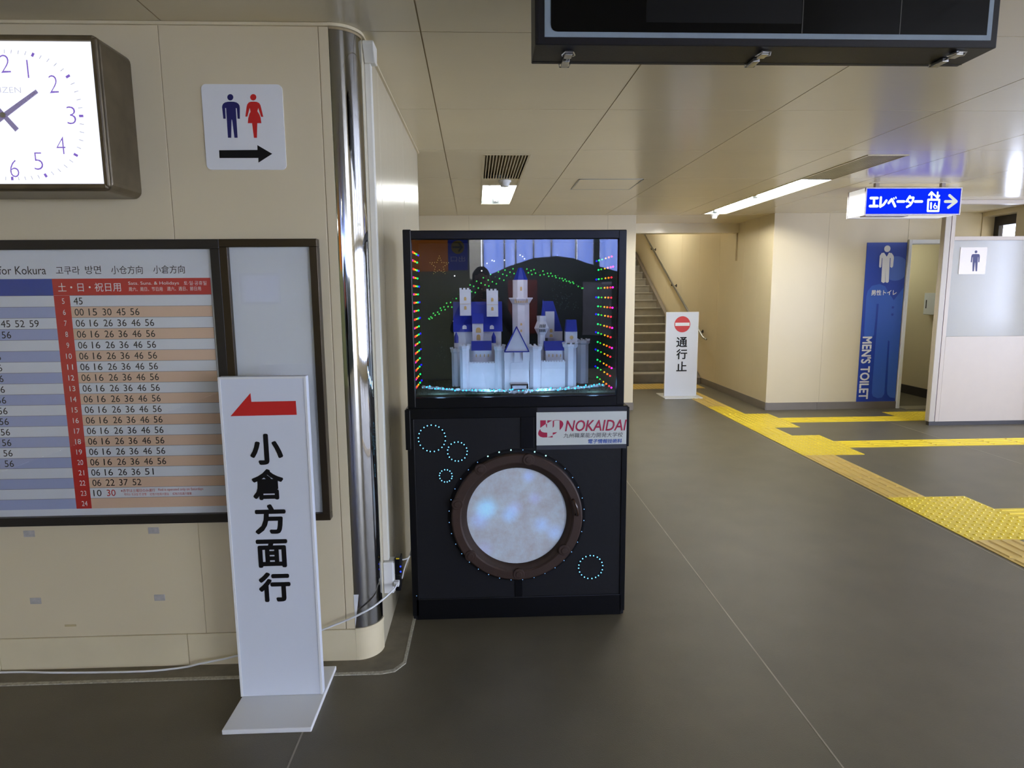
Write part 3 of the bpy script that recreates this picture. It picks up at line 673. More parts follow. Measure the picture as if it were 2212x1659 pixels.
# ================================================================ ARROW STAND
def stand(name, label, x0, x1, yf, z1, bx0, bx1, by0, by1, th=.03):
    t = thing(name, label, 'sign stand', ((x0+x1)/2, yf, 0))
    MB().box(bx0, bx1, by0, by1, 0, .018).link('base', WHITES, t, bevel=.003)
    MB().box(x0, x1, yf, yf+th, .0185, z1).link('panel', WHITE, t, bevel=.002)
    e = .008
    for q in ((x0, x0+e, .02, z1-.001), (x1-e, x1, .02, z1-.001), (x0+e+.0005, x1-e-.0005, z1-e, z1-.001)): MB().box(q[0], q[1], yf-.003, yf+.001, q[2], q[3]).link('edge_strip', WHITES, t)
    return t
sg = stand('direction_stand', 'tall white sign stand with a red arrow and black characters on the floor', -.968, -.655, 2.292, 1.265, -.965, -.648, 2.10, 2.482)
Y_ = 2.2912
k = Ink(Y_); k.px([(498, 899), (541, 849), (543, 868), (639, 866), (641, 896)]).link('red_arrow', REDI, sg)
k = Ink(Y_)
k.pxtext('小', 539.5, 611, 937, 1004, bold=.034); k.pxtext('倉', 544, 613, 1013, 1080, bold=.034); k.pxtext('方', 550, 618, 1089, 1154, bold=.034)
k.pxtext('面', 554, 622, 1165, 1226, bold=.034); k.pxtext('行', 559, 628, 1236, 1300, bold=.034)
k.link('lettering', BLACK, sg)
# no-passage stand before the stairs
ns = stand('no_entry_stand', 'small white stand with red no-entry disc in front of the stairs', 2.655, 3.145, 9.3, 1.277, 2.62, 3.19, 9.13, 9.62, .03)
Y_ = 9.295
k = Ink(Y_); c = onY(1474, 700.5, Y_); r = 17.5/FPX*9.3; k.disc(c.x, c.z, r, 40).link('red_disc', REDI, ns)
k = Ink(Y_-.002); k.rect(c.x-r*.9, c.x+r*.9, c.z-r*.2, c.z+r*.2).link('white_bar', INKW, ns)
k = Ink(Y_); k.pxtext('通', 1461, 1484.5, 728, 750, bold=.02); k.pxtext('行', 1461, 1484.5, 754, 776, bold=.02); k.pxtext('止', 1461, 1483.5, 781, 802, bold=.02); k.link('lettering', BLACK, ns)

# ================================================================ CABINET BASE
bs = thing('display_cabinet', 'black wrapped cabinet with round brown porthole and glass showcase on top', 'cabinet', (.14, 2.875, 0))
X_0, X_1, YF, YB = -.376, .656, 2.875, 3.45
MB().box(X_0+.004, X_1-.006, YF+.004, YB, 0, 1.02).link('cabinet_body', BLK, bs, bevel=.006)
# tape seams and flaps
tp = MB().box(.118, .158, YF, YF+.006, .0, .2).box(.15, .215, YF-.001, YF+.006, .84, 1.01)
tp.box(X_0+.001, X_1-.003, YF-.002, YF+.006, .985, 1.035).box(X_0+.002, X_0+.035, YF-.001, YF+.006, .02, .985).box(X_1-.03, X_1-.003, YF-.001, YF+.006, .02, .985)
tp.box(X_0+.02, X_1-.02, YF-.001, YF+.006, .0, .105)
tp.link('black_tape', BLKT, bs, bevel=.003)
MB().box(X_0-.006, X_0+.02, YF-.004, YF+.2, .84, 1.03).link('corner_flap', BLKT, bs, bevel=.004); MB().box(X_1-.02, X_1+.004, YF-.004, YF+.2, .84, 1.03).link('corner_flap', BLKT, bs, bevel=.004)
# porthole
pc, pzc = .131, .512
def ring_prof(prof, n=72):
    mb = MB(); m_ = len(prof)
    for r, y in prof: mb.v += [(pc+r*math.cos(2*math.pi*i/n), y, pzc+r*math.sin(2*math.pi*i/n)) for i in range(n)]
    for a in range(m_-1): mb.f += [(a*n+i, (a+1)*n+i, (a+1)*n+(i+1) % n, a*n+(i+1) % n) for i in range(n)]
    return mb
po = ring_prof([(.262, YF+.004), (.262, YF-.026), (.268, YF-.031), (.302, YF-.031), (.308, YF-.026), (.308, YF+.004)]).link('porthole_ring', BROWN, bs, smooth=False)
ring_prof([(.236, YF+.004), (.237, YF-.010), (.25, YF-.018), (.2635, YF-.024)]).link('porthole_inner_ring', BROWN2, bs, smooth=True)
for (x, y) in ((1037.9, 1013.8), (1141.9, 992.6), (988, 1089), (1016.8, 1200.7), (1120.8, 1240), (1218.8, 1188.6)):
    p = onY(x, y, YF-.03)
    MB().cyl((p.x, YF-.02, p.z), (p.x, YF-.036, p.z), .027, 24).cyl((p.x, YF-.036, p.z), (p.x, YF-.041, p.z), .015, 20).link('rivet', BROWN, po, bevel=.002)
p = onY(1243, 1095, YF-.03)
MB().tube(spl([(p.x-.012, YF-.03, p.z+.035), (p.x-.008, YF-.05, p.z+.03), (p.x+.004, YF-.055, p.z), (p.x+.008, YF-.05, p.z-.03), (p.x+.004, YF-.03, p.z-.038)], 5), .007, 8).link('handle', mat('glossy_brown', (58, 40, 30), .12), po, smooth=True)
# window film with blue backlight glows painted as emission spots
FM = bpy.data.materials.new('film_painted_glow'); FM.use_nodes = True; nt = FM.node_tree; N = nt.nodes; L = nt.links; P_ = N['Principled BSDF']
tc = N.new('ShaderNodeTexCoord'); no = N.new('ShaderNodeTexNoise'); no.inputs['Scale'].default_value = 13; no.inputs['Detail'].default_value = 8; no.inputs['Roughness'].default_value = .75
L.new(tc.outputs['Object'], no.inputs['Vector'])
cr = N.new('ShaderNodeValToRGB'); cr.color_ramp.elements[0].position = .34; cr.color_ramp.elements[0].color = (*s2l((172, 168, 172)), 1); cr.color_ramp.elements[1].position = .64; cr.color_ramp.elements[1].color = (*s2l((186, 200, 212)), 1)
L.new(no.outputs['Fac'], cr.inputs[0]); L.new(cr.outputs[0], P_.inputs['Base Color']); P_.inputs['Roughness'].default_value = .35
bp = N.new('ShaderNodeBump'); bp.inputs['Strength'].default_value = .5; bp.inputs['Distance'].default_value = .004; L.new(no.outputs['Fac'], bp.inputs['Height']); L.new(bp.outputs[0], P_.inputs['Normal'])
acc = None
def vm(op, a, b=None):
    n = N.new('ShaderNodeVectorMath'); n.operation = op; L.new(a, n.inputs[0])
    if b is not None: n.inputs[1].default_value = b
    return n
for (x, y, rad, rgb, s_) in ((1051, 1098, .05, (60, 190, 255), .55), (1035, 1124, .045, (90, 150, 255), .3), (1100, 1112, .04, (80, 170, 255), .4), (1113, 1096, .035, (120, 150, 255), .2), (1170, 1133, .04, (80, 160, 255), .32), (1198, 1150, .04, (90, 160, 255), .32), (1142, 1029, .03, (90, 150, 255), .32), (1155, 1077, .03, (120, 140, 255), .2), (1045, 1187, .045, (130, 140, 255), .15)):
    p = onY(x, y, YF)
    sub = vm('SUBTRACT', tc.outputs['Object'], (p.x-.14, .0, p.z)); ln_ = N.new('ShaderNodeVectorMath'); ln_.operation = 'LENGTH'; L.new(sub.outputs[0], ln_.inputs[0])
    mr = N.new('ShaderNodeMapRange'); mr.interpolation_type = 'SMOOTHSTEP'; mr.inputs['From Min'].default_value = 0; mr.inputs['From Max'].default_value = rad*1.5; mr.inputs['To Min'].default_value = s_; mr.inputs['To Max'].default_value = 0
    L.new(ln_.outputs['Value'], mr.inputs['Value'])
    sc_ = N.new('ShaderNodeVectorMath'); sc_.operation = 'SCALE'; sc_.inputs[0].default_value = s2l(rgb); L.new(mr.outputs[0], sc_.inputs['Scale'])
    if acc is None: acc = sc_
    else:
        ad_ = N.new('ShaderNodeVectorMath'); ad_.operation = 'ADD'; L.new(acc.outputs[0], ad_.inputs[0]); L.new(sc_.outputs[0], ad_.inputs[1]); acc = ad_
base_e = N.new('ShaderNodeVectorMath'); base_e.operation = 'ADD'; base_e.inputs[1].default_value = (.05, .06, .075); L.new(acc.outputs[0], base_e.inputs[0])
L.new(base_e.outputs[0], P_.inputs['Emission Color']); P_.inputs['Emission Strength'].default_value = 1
mb = MB(); n = 72; mb.v = [(pc+.24*math.cos(2*math.pi*i/n), YF, pzc+.24*math.sin(2*math.pi*i/n)) for i in range(n)]+[(pc+.24*math.cos(2*math.pi*i/n), YF+.003, pzc+.24*math.sin(2*math.pi*i/n)) for i in range(n)]
mb.f = [tuple(range(n)), tuple(range(2*n-1, n-1, -1))]+[(i, i+n, (i+1) % n+n, (i+1) % n) for i in range(n)]
mb.link('porthole_film', FM, bs)
# LED dots on the cabinet front
def ico(r, m_, name):
    bm = bmesh.new(); bmesh.ops.create_icosphere(bm, subdivisions=1, radius=r); me = bpy.data.meshes.new(name); bm.to_mesh(me); bm.free(); me.materials.append(m_); return me
ledB = ico(.0033, emat('led_ice', (120, 205, 255), 2.2), 'led'); ledBs = ico(.0024, emat('led_ice2', (130, 190, 255), 1.3), 'led'); ledW = ico(.0036, emat('led_cyan', (170, 255, 255), 2.5), 'led')
for (x, y, rr, n) in ((933, 947, 29.5, 21), (988, 975.5, 21.5, 17), (963, 1028, 14, 14), (1276, 1225, 27.5, 20)):
    c = onY(x, y, YF); rr = rr/FPX*YF*1.01
    rg = MB().ring(c.x, c.z, YF+.0015, YF+.004, rr-.004, rr+.004, 32).link('led_ring', BLKT, bs)
    for i in range(n):
        a = 2*math.pi*(i+random.uniform(-.12, .12))/n+.4
        inst(ledB, 'led_bulb', (c.x+rr*math.cos(a), YF, c.z+rr*math.sin(a)), rg)
rg = MB().ring(pc, pzc, YF+.0015, YF+.004, .316, .326, 72).link('led_ring', BLKT, bs)
for i in range(36):
    a = 2*math.pi*i/36+.08; inst(ledW if math.degrees(a) % 360 > 55 and math.degrees(a) % 360 < 128 and i % 4 else ledBs, 'led_bulb', (pc+.321*math.cos(a), YF, pzc+.321*math.sin(a)), rg)
p = onY(900, 1287, YF); inst(ledBs, 'led_bulb', (p.x, YF, p.z), bs)
# college plate
pt = thing('name_plate', 'white plate with crimson emblem and lettering on the black cabinet', 'sign', (.437, 2.87, .85))
p0 = onY(1159, 961, 2.868); p1 = onY(1355, 888, 2.868)
MB().box(p0.x, p1.x-.002, 2.868, 2.8735, p0.z-.003, p1.z).link('plate', mat('plate_white', (206, 212, 208), .35), pt)
MB().box(p0.x, p1.x-.001, 2.870, 2.8735, p0.z-.024, p0.z-.004).link('clear_strip', mat('clear_strip', (62, 64, 70), .2), pt)
MB().box(p0.x+.004, p1.x-.001, 2.870, 2.8735, p1.z+.001, p1.z+.022).link('clear_strip', mat('clear_strip2', (48, 50, 58), .15), pt)
Yn = 2.8672
CRIM = mat('ink_crimson', (168, 18, 66), .45); GR = mat('ink_grey', (62, 62, 66), .45); BLI = mat('ink_blue', (40, 84, 176), .45)
def pn(x, y, Y=Yn): return (1150+x/10.0545, 870+y/10.0545)
k = Ink(Yn); k.pxtext('NOKAIDAI', 1220.5, 1354, 907, 931, bold=.012, shear=.009); k.px([pn(*q) for q in [(172, 382), (292, 382), (292, 460), (172, 545)]]); k.px([pn(*q) for q in [(325, 382), (440, 382), (400, 400), (325, 445)]]); k.px([pn(*q) for q in [(292, 470), (318, 450), (318, 545), (298, 520)]]); k.px([pn(*q) for q in [(442, 395), (472, 382), (470, 510), (442, 545)]])
k.px([pn(*q) for q in [(592, 378), (640, 395), (668, 430), (675, 465), (660, 510), (628, 560), (592, 598)]])
k.px([pn(*q) for q in [(172, 570), (178, 600), (205, 630), (250, 645), (322, 650), (322, 752), (230, 754), (170, 738), (130, 700), (124, 660), (140, 615)]])
k.px([pn(*q) for q in [(442, 648), (540, 640), (500, 672), (442, 700)]]); k.px([pn(*q) for q in [(322, 750), (380, 738), (440, 712), (440, 754)]])
k.px([pn(*q) for q in [(472, 380), (530, 372), (592, 376), (592, 384), (530, 380), (474, 392)]])
k.link('crimson_print', CRIM, pt)
k = Ink(Yn); k.pxtext('九州職業能力開発大学校', 1217, 1346, 934.5, 945, shear=.003); k.link('grey_lettering', GR, pt)
k = Ink(Yn); k.pxtext('電子情報技術科', 1270, 1344.5, 948, 957.5, bold=.015, shear=.003); k.link('blue_lettering', BLI, pt)

# ================================================================ SHOWCASE
sx0, sx1, sz0, sz1 = -.366, .632, 1.04, 1.834
SF = 2.868; SB = 3.45
fr = MB(); w_ = .037
MB().box(sx0, sx1, SF, SF+.03, sz1-.04, sz1).link('showcase_rail', BLKT, bs, bevel=.004)
MB().box(sx0, sx1, SF, SF+.03, sz0-.005, sz0+.045).link('showcase_rail', BLKT, bs, bevel=.004)
MB().box(sx0, sx0+w_, SF-.001, SF+.031, sz0, sz1+.004).link('showcase_rail', BLKT, bs, bevel=.004)
MB().box(sx1-w_, sx1, SF-.001, SF+.031, sz0, sz1).link('showcase_rail', BLKT, bs, bevel=.004)
BLKI = mat('black_interior', (12, 13, 16), .6)
MB().box(sx0, sx0+.012, SF+.03, SB, sz0, sz1).link('showcase_side', BLK, bs); MB().box(sx1-.012, sx1, SF+.03, SB, sz0, sz1).link('showcase_side', BLK, bs)
MB().box(sx0, sx1, SF+.03, SB, sz1-.012, sz1).link('showcase_top', BLK, bs)
bp_ = MB().box(sx0+.012, sx1-.012, SB-.03, SB-.02, sz0, sz1-.012).link('showcase_back', BLKI, bs)
MB().box(sx0+.012, sx1-.012, SF+.031, SB-.03, sz0, 1.085).link('showcase_floor', BLKI, bs)
MB().box(sx0+w_, sx1-w_, SF+.012, SF+.016, sz0+.045, sz1-.04).link('showcase_glass', GLASS, bs)
# grass mat, with tufts
gm = MB().box(sx0+.02, sx1-.02, SF+.034, SB-.035, 1.085, 1.094); rng = random.Random(3)
for i in range(1500):
    x = rng.uniform(sx0+.025, sx1-.025); y = rng.uniform(SF+.036, SB-.05); h = rng.uniform(.004, .014); a = rng.uniform(0, 6.28); dx, dy = .002*math.cos(a), .002*math.sin(a)
    gm.add([(x-dx, y-dy, 1.092), (x+dx, y+dy, 1.092), (x+rng.uniform(-.004, .004), y+rng.uniform(-.004, .004), 1.092+h)], [(0, 1, 2)])
gm.link('grass_mat', GRASS, bs, kind='stuff')
# rainbow LED strands on both inner sides
cols = {'m': (255, 40, 220), 'r': (255, 40, 60), 'o': (255, 110, 20), 'y': (255, 180, 30), 'g': (60, 200, 40), 'G': (20, 255, 110), 'b': (20, 20, 255)}
ledC = {k_: ico(.0052 if k_ in 'Gbmro' else .0044, emat('led_'+k_, v, 2.6), 'led') for k_, v in cols.items()}
LW = {'m': (150+70, 568), }
rowsR = [(561.9, 'bGgyor', -1), (582.5, 'Ggyorm', -1), (602.8, 'bGgyor', -1), (622.5, 'Ggyorm', 0), (642.5, 'bGgyor', 0), (662, 'Ggyorm', 0), (680, 'bGgyor', 0), (701, 'Ggyorm', 0), (720, 'bGgyor', 0), (740, 'Ggyorm', 0), (758.5, 'bGgyor', 0), (779, 'Ggyorm', 0), (796, 'bGgyor', 0), (817, 'Ggyorm', 0)]
WIRE = mat('led_wire', (22, 22, 24), .5)
# positions recede along the side wall: far LEDs blue/green, near LEDs red/magenta
for (y, cs, d) in rowsR:
    z = onY(1287, y, 3.30).z
    a = Vector((.585, 3.33, z)); b = Vector((.588, 2.96, z))
    ys = [3.40, 3.33, 3.24, 3.14, 3.06, 2.99] if cs[0] == 'b' else [3.34, 3.26, 3.16, 3.085, 3.01, 2.955]
    stn = MB().tube([(.594, 3.4, z), (.594, 2.94, z)], .001, 5).link('led_strand', WIRE, bs)
    for c_, yy in zip(cs, ys): inst(ledC[c_], 'led_bulb', (.589, yy, z), stn)
for i in range(19):
    yy0 = 553+16.6*i if i else 553
    z = onY(915, 551.5+ (i*16.9), 3.2).z
    cs = 'royGb' if i % 2 == 0 else 'mroyG'
    ys = [2.955, 2.995, 3.05, 3.12, 3.20] if i % 2 == 0 else [2.93, 2.965, 3.0, 3.06, 3.14]
    stn = MB().tube([(-.338, 3.25, z), (-.338, 2.92, z)], .001, 5).link('led_strand', WIRE, bs)
    for c_, yy in zip(cs, ys): inst(ledC[c_], 'led_bulb', (-.334, yy, z), stn)
# green comet trail, star and sparkles pricked through the back sheet
YBK = SB-.032
ledG = ico(.0044, emat('led_trail', (70, 230, 90), 1.1), 'led'); ledS = ico(.003, emat('led_trail_dim', (80, 150, 90), .45), 'led'); ledY = ico(.0021, emat('led_star', (190, 180, 90), .8), 'led'); ledK = ico(.0042, emat('led_spark', (250, 250, 240), 1.8), 'led'); ledF = ico(.0016, emat('led_faint', (90, 130, 120), .35), 'led')
trail = MB().box(-.3, .5, YBK+.003, YBK+.006, 1.75, 1.752)
tr_ = MB().tube([(onY(x, y, YBK).x, YBK+.004, onY(x, y, YBK).z) for x, y in ((927, 690), (980, 645), (1040, 612), (1115, 588), (1180, 593), (1255, 622))], .001, 5).link('comet_trail', WIRE, bs)
arcp = []
def cat_(P, u):
    n_ = len(P)-1; s_ = u*n_; i = min(int(s_), n_-1); t_ = s_-i; Q = [P[0]]+P+[P[-1]]; a, b, c, d = Q[i], Q[i+1], Q[i+2], Q[i+3]
    return tuple(.5*((2*b[j])+(-a[j]+c[j])*t_+(2*a[j]-5*b[j]+4*c[j]-d[j])*t_*t_+(-a[j]+3*b[j]-3*c[j]+d[j])*t_**3) for j in (0, 1))
mid = [(926, 689), (955, 667), (985, 648), (1012, 628), (1045, 611), (1080, 597), (1115, 587), (1150, 588), (1190, 594), (1225, 607), (1256, 622)]
for i in range(46):
    u = i/45
    x, y = cat_(mid, u); wdt = 20*math.sin(math.pi*min(1, (u+.06)*.9)) if u < .5 else 20*(1-u)*1.5+2
    for j in range(4):
        if (i+j) % 2: continue
        o_ = (j-1.5)/1.5*wdt/2*1.1; px_, py_ = x+random.uniform(-1, 1)+j*1.2, y+o_+random.uniform(-1, 1)
        if abs(px_-1126) < 10 and py_ > 578: continue
        p = onY(px_, py_, YBK); inst(ledS if random.random() < .15 else ledG, 'led_bulb', (p.x, YBK, p.z), tr_)
st5 = []
for i in range(10):
    a = math.radians(-90+36*i); rr = 21 if i % 2 == 0 else 9; st5.append((949+rr*math.cos(a+math.pi), 574+rr*math.sin(a+math.pi)*-1))
sp_ = [(x, y) for x, y in st5]; sw = MB().tube([tuple(onY(x, y, YBK+.003)) for x, y in sp_+sp_[:1]], .0008, 5).link('star_outline', WIRE, bs)
for i in range(10):
    for s_ in range(3):
        x = sp_[i][0]+(sp_[(i+1) % 10][0]-sp_[i][0])*s_/3; y = sp_[i][1]+(sp_[(i+1) % 10][1]-sp_[i][1])*s_/3
        p = onY(x, y, YBK); inst(ledY, 'led_bulb', (p.x, YBK, p.z), sw)
for x, y in ((982, 596), (1040.5, 585), (1052, 569), (1063, 562.5), (1067.5, 564), (1089.5, 562), (1123.5, 551), (1129, 554), (1133, 559), (980, 693.5)):
    p = onY(x, y, YBK); inst(ledK, 'led_bulb', (p.x, YBK, p.z), bp_)
for i in range(70):
    x = random.gauss(1215, 16); y = random.gauss(640, 24)
    if 1190 < x < 1250: p = onY(x, y, YBK); inst(ledF, 'led_bulb', (p.x, YBK, p.z), bp_)
for i in range(24):
    x = random.gauss(955, 8); y = random.gauss(765, 20); p = onY(x, y, YBK); inst(ledF, 'led_bulb', (p.x, YBK, p.z), bp_)
# lights in the showcase
for x, c_, e_ in ((-.22, (.35, .65, 1), .8), (.0, (.45, .72, 1), .6), (.27, (.45, .72, 1), .6), (.5, (.35, .65, 1), .8)):
    l = bpy.data.lights.new('led_and_fill_light', 'POINT'); l.energy = e_; l.color = c_; l.shadow_soft_size = .02
    o = bpy.data.objects.new('led_and_fill_light', l); COL.objects.link(o); o.location = (x, 2.91, 1.13)
l = bpy.data.lights.new('led_and_fill_light', 'AREA'); l.shape = 'RECTANGLE'; l.size = .8; l.size_y = .03; l.energy = 1.2; l.color = (.92, .95, 1)  # added fill above the castle, no LED strip is modelled there
o = bpy.data.objects.new('led_and_fill_light', l); COL.objects.link(o); o.location = (.13, 2.93, 1.78); o.rotation_euler = (math.radians(30), 0, 0)
# ---- castle model
ca = thing('model_castle', 'white card model castle with blue roofs inside the showcase', 'model', (.13, 3.1, 1.094))
def rectY(x0, x1, y0, y1, Y):
    a = onY(x0, (y0+y1)/2, Y).x; b = onY(x1, (y0+y1)/2, Y).x; zt_ = onY((x0+x1)/2, y0, Y).z; zb_ = onY((x0+x1)/2, y1, Y).z; return a, b, zb_, zt_
Z0 = 1.094
def tower(x0, x1, yt, Y, name='tower', head=True, roof=None, yb=None):
    a, b, zb_, zt_ = rectY(x0, x1, yt, yb or 830, Y); zb_ = Z0 if yb is None else zb_
    cx_, r_ = (a+b)/2, (b-a)/2/math.cos(math.pi/8); cy = Y+r_*.92
    hz = zt_-.018 if head else zt_
    tw = MB().frust(cx_, cy, zb_, hz, r_*.94, r_*.94, 8, math.pi/8).link(name, CASTLE, ca)
    if head:
        MB().frust(cx_, cy, hz-.008, hz, r_*.94, r_*1.13, 8, math.pi/8).frust(cx_, cy, hz, hz+.012, r_*1.13, r_*1.13, 8, math.pi/8).link('battlement', CASTLE, tw)
        for i in range(8):
            an = 2*math.pi*i/8; mx, my = cx_+r_*1.0*math.cos(an), cy+r_*1.0*math.sin(an)
            MB().box(mx-.0045, mx+.0045, my-.0045, my+.0045, hz+.012, hz+.02).link('merlon', CASTLE, tw)
    return tw, cx_, cy, r_, zt_
def block(x0, x1, yt, yb, Y, D, name, m_=None, to_floor=False):
    a, b, zb_, zt_ = rectY(x0, x1, yt, yb, Y); zb_ = Z0 if to_floor else zb_
    return MB().box(a, b, Y, Y+D, zb_, zt_).link(name, m_ or CASTLE, ca), a, b, zb_, zt_
def arch(parent, cx_, zb_, w2, h, Y, m_=None):
    pts_ = [(cx_-w2, zb_), (cx_+w2, zb_), (cx_+w2, zb_+h-w2)]+[(cx_+w2*math.cos(math.radians(a)), zb_+h-w2+w2*math.sin(math.radians(a))) for a in range(20, 180, 20)]+[(cx_-w2, zb_+h-w2)]
    MB().prismY(pts_, Y-.0012, Y+.001).link('arched_window', m_ or GOLD, parent)
tower(975, 994, 752, 3.15); tower(992.6, 1014.3, 745, 3.04); tower(1068.5, 1090, 746, 3.03); tower(1144, 1170, 746, 3.03); tower(1219, 1247, 741, 3.06); tower(1247, 1273, 733.5, 3.2)
for x0, x1, yt in ((1013, 1070, 784), (1169, 1221, 781)):
    o_, a, b, zb_, zt_ = block(x0, x1, yt, 838, 3.05, .02, 'curtain_wall', to_floor=True)
    MB().box(a, b, 3.046, 3.05, zt_-.006, zt_).link('coping', CASTLE, o_)
    n = 9
    for i in range(n): MB().box(a+(b-a)*i/n, a+(b-a)*(i+.6)/n, 3.048, 3.056, zt_, zt_+.006).link('merlon', CASTLE, o_)
# halls with pitched blue roofs behind the curtain walls
for x0, x1, rx0, rx1 in ((1022, 1062, 1018, 1062), (1179, 1218, 1176, 1222)):
    o_, a, b, zb_, zt_ = block(x0, x1, 756, 800, 3.09, .07, 'hall')
    a2 = onY(rx0, 756, 3.09).x; b2 = onY(rx1, 756, 3.09).x
    MB().prismX([(3.078, zt_-.002), (3.172, zt_-.002), (3.125, zt_+.042)], a2, b2).link('roof', CASTLER, o_)
    for i in range(4): arch(o_, a+(b-a)*(i+.8)/4.6, zt_-.034, .0022, .014, 3.09)
# gatehouse
g_, a, b, zb_, zt_ = block(1090, 1143, 761, 838, 3.0, .09, 'gatehouse', to_floor=True)
cxg = (a+b)/2
MB().box(a-.002, a+.03, 2.992, 3.0, zt_-.04, zt_).box(b-.03, b+.002, 2.992, 3.0, zt_-.04, zt_).box(cxg-.012, cxg+.012, 2.99, 3.0, zt_-.045, zt_).link('corbel', CASTLE, g_)
MB().box(cxg-.03, cxg+.03, 2.996, 3.0, 1.13, zt_-.05).link('raised_panel', CASTLE, g_)
MB().box(cxg-.029, cxg+.029, 2.994, 3.0, 1.115, 1.128).link('gate_opening', BLKI, g_)
ap = onY(1115.5, 706, 3.0).z
MB().prismY([(a+.002, zt_+.001), (b-.002, zt_+.001), (cxg, ap)], 3.0, 3.008).link('gable', CASTLE, g_)
for q in stroke([(a+.001, zt_+.003), (cxg, ap), (b-.001, zt_+.003), (a+.001, zt_+.003)], .005): MB().prismY(q, 2.997, 3.009).link('gable_trim', CASTLER, g_)
pb = MB(); xA = onY(1103, 830, 2.93).x; xB = onY(1141, 830, 2.93).x
pb.box(xA, xB, 2.93, 2.99, 1.128, 1.134).box(xA, xA+.008, 2.93, 2.99, Z0, 1.128).box(xB-.008, xB, 2.93, 2.99, Z0, 1.128).box(xA, xB, 2.93, 2.936, 1.112, 1.134).link('porch', CASTLE, g_)
# keep on the left with steep blue roof and two square turrets
k_, a, b, zb_, zt_ = block(981, 1083, 716, 760, 3.2, .14, 'keep', to_floor=True)
rz = onY(1030, 652, 3.2).z
MB().prismX([(3.192, zt_-.001), (3.35, zt_-.001), (3.30, rz), (3.235, rz)], a-.003, b+.006).link('roof', CASTLER, k_)
for x0, x1, y0, y1 in ((993, 1017, 622, 682), (1051, 1076, 624, 684)):
    a_, b_2, z0_, z1_ = rectY(x0, x1, y0, y1, 3.17)
    tq = MB().box(a_, b_2, 3.17, 3.225, z0_, z1_-.008).link('turret', CASTLE, ca, bevel=.001)
    nn = 3
    for i in range(nn): MB().box(a_+(b_2-a_)*i/nn, a_+(b_2-a_)*(i+.6)/nn, 3.17, 3.176, z1_-.008, z1_).link('merlon', CASTLE, tq)
    arch(tq, (a_+b_2)/2, z0_+.075, .006, .018, 3.17); arch(tq, (a_+b_2)/2, z0_+.03, .006, .018, 3.17)
    MB().box(a_, b_2, 3.1685, 3.1705, z0_+.058, z0_+.0595).link('band', GOLD, tq)
for x in (1003.5, 1062.5): p = onY(x, 711, 3.19); arch(k_, p.x, p.z, .0105, .02, 3.195, CASTLE)
d_, a, b, zb_, zt_ = block(1020.5, 1044, 699, 738, 3.165, .06, 'dormer'); MB().prismX([(3.16, zt_), (3.23, zt_), (3.2, zt_+.05)], a-.002, b+.002).link('roof', CASTLER, d_)
arch(d_, (a+b)/2+.003, zb_+.045, .013, .026, 3.165); arch(d_, (a+b)/2+.003, zb_+.008, .010, .028, 3.165)
for x in (985, 1066):
    a_, b_2, z0_, z1_ = rectY(x-5, x+6, 720, 741, 3.16); cx_ = (a_+b_2)/2
    MB().frust(cx_, 3.17, z0_, z1_-.018, .011, .011, 8).frust(cx_, 3.17, z1_-.018, z1_+.006, .011, .001, 8).link('small_spire', CASTLER, ca)
# great round tower in the middle
def oct_(x0, x1, y0, y1, Y, name, flare=None, m_=None, parent=None):
    a_, b_2, z0_, z1_ = rectY(x0, x1, y0, y1, Y); r_ = (b_2-a_)/2/math.cos(math.pi/8); cx_ = (a_+b_2)/2
    return MB().frust(cx_, Y+.035, z0_, z1_, r_, (flare or 1)*r_, 8, math.pi/8).link(name, m_ or CASTLE, parent or ca), cx_, r_, z0_, z1_
gt, gx, gr, gz0, gz1 = oct_(1108, 1144, 655, 800, 3.15, 'great_tower')
oct_(1108.5, 1140, 657, 643, 3.15, 'gallery', 1.0)
a_, b_2, z0_, z1_ = rectY(1097, 1150, 643, 657, 3.15)
MB().frust(gx, 3.185, z0_, z1_-.006, gr*1.0, (b_2-a_)/2*1.02, 8, math.pi/8).frust(gx, 3.185, z1_-.006, z1_, (b_2-a_)/2*1.05, (b_2-a_)/2*1.05, 8, math.pi/8).link('gallery', CASTLE, gt)
for i in range(8):
    x = gx-.03+.06*i/7; MB().prismY([(x-.0015, z0_+.006), (x+.0015, z0_+.006), (x+.0015, z1_-.008), (x-.0015, z1_-.008)], 3.185-gr*1.02-.006, 3.185-gr*1.0).link('slot', GOLD, gt)
ut, _, ur, uz0, uz1 = oct_(1108.5, 1140, 604.5, 643, 3.155, 'upper_shaft', parent=gt)
MB().frust(gx, 3.19, uz1, onY(1125, 578, 3.15).z, ur*.98, .012, 8, math.pi/8).link('roof', CASTLER, gt)
for y, h_ in ((628, .02), (703, .012), (717, .012), (730, .012)): p = onY(1126, y, 3.14); arch(gt, p.x, p.z, .0045, h_, 3.185-(ur if y < 640 else gr)*.935+ (.005 if y < 640 else 0))
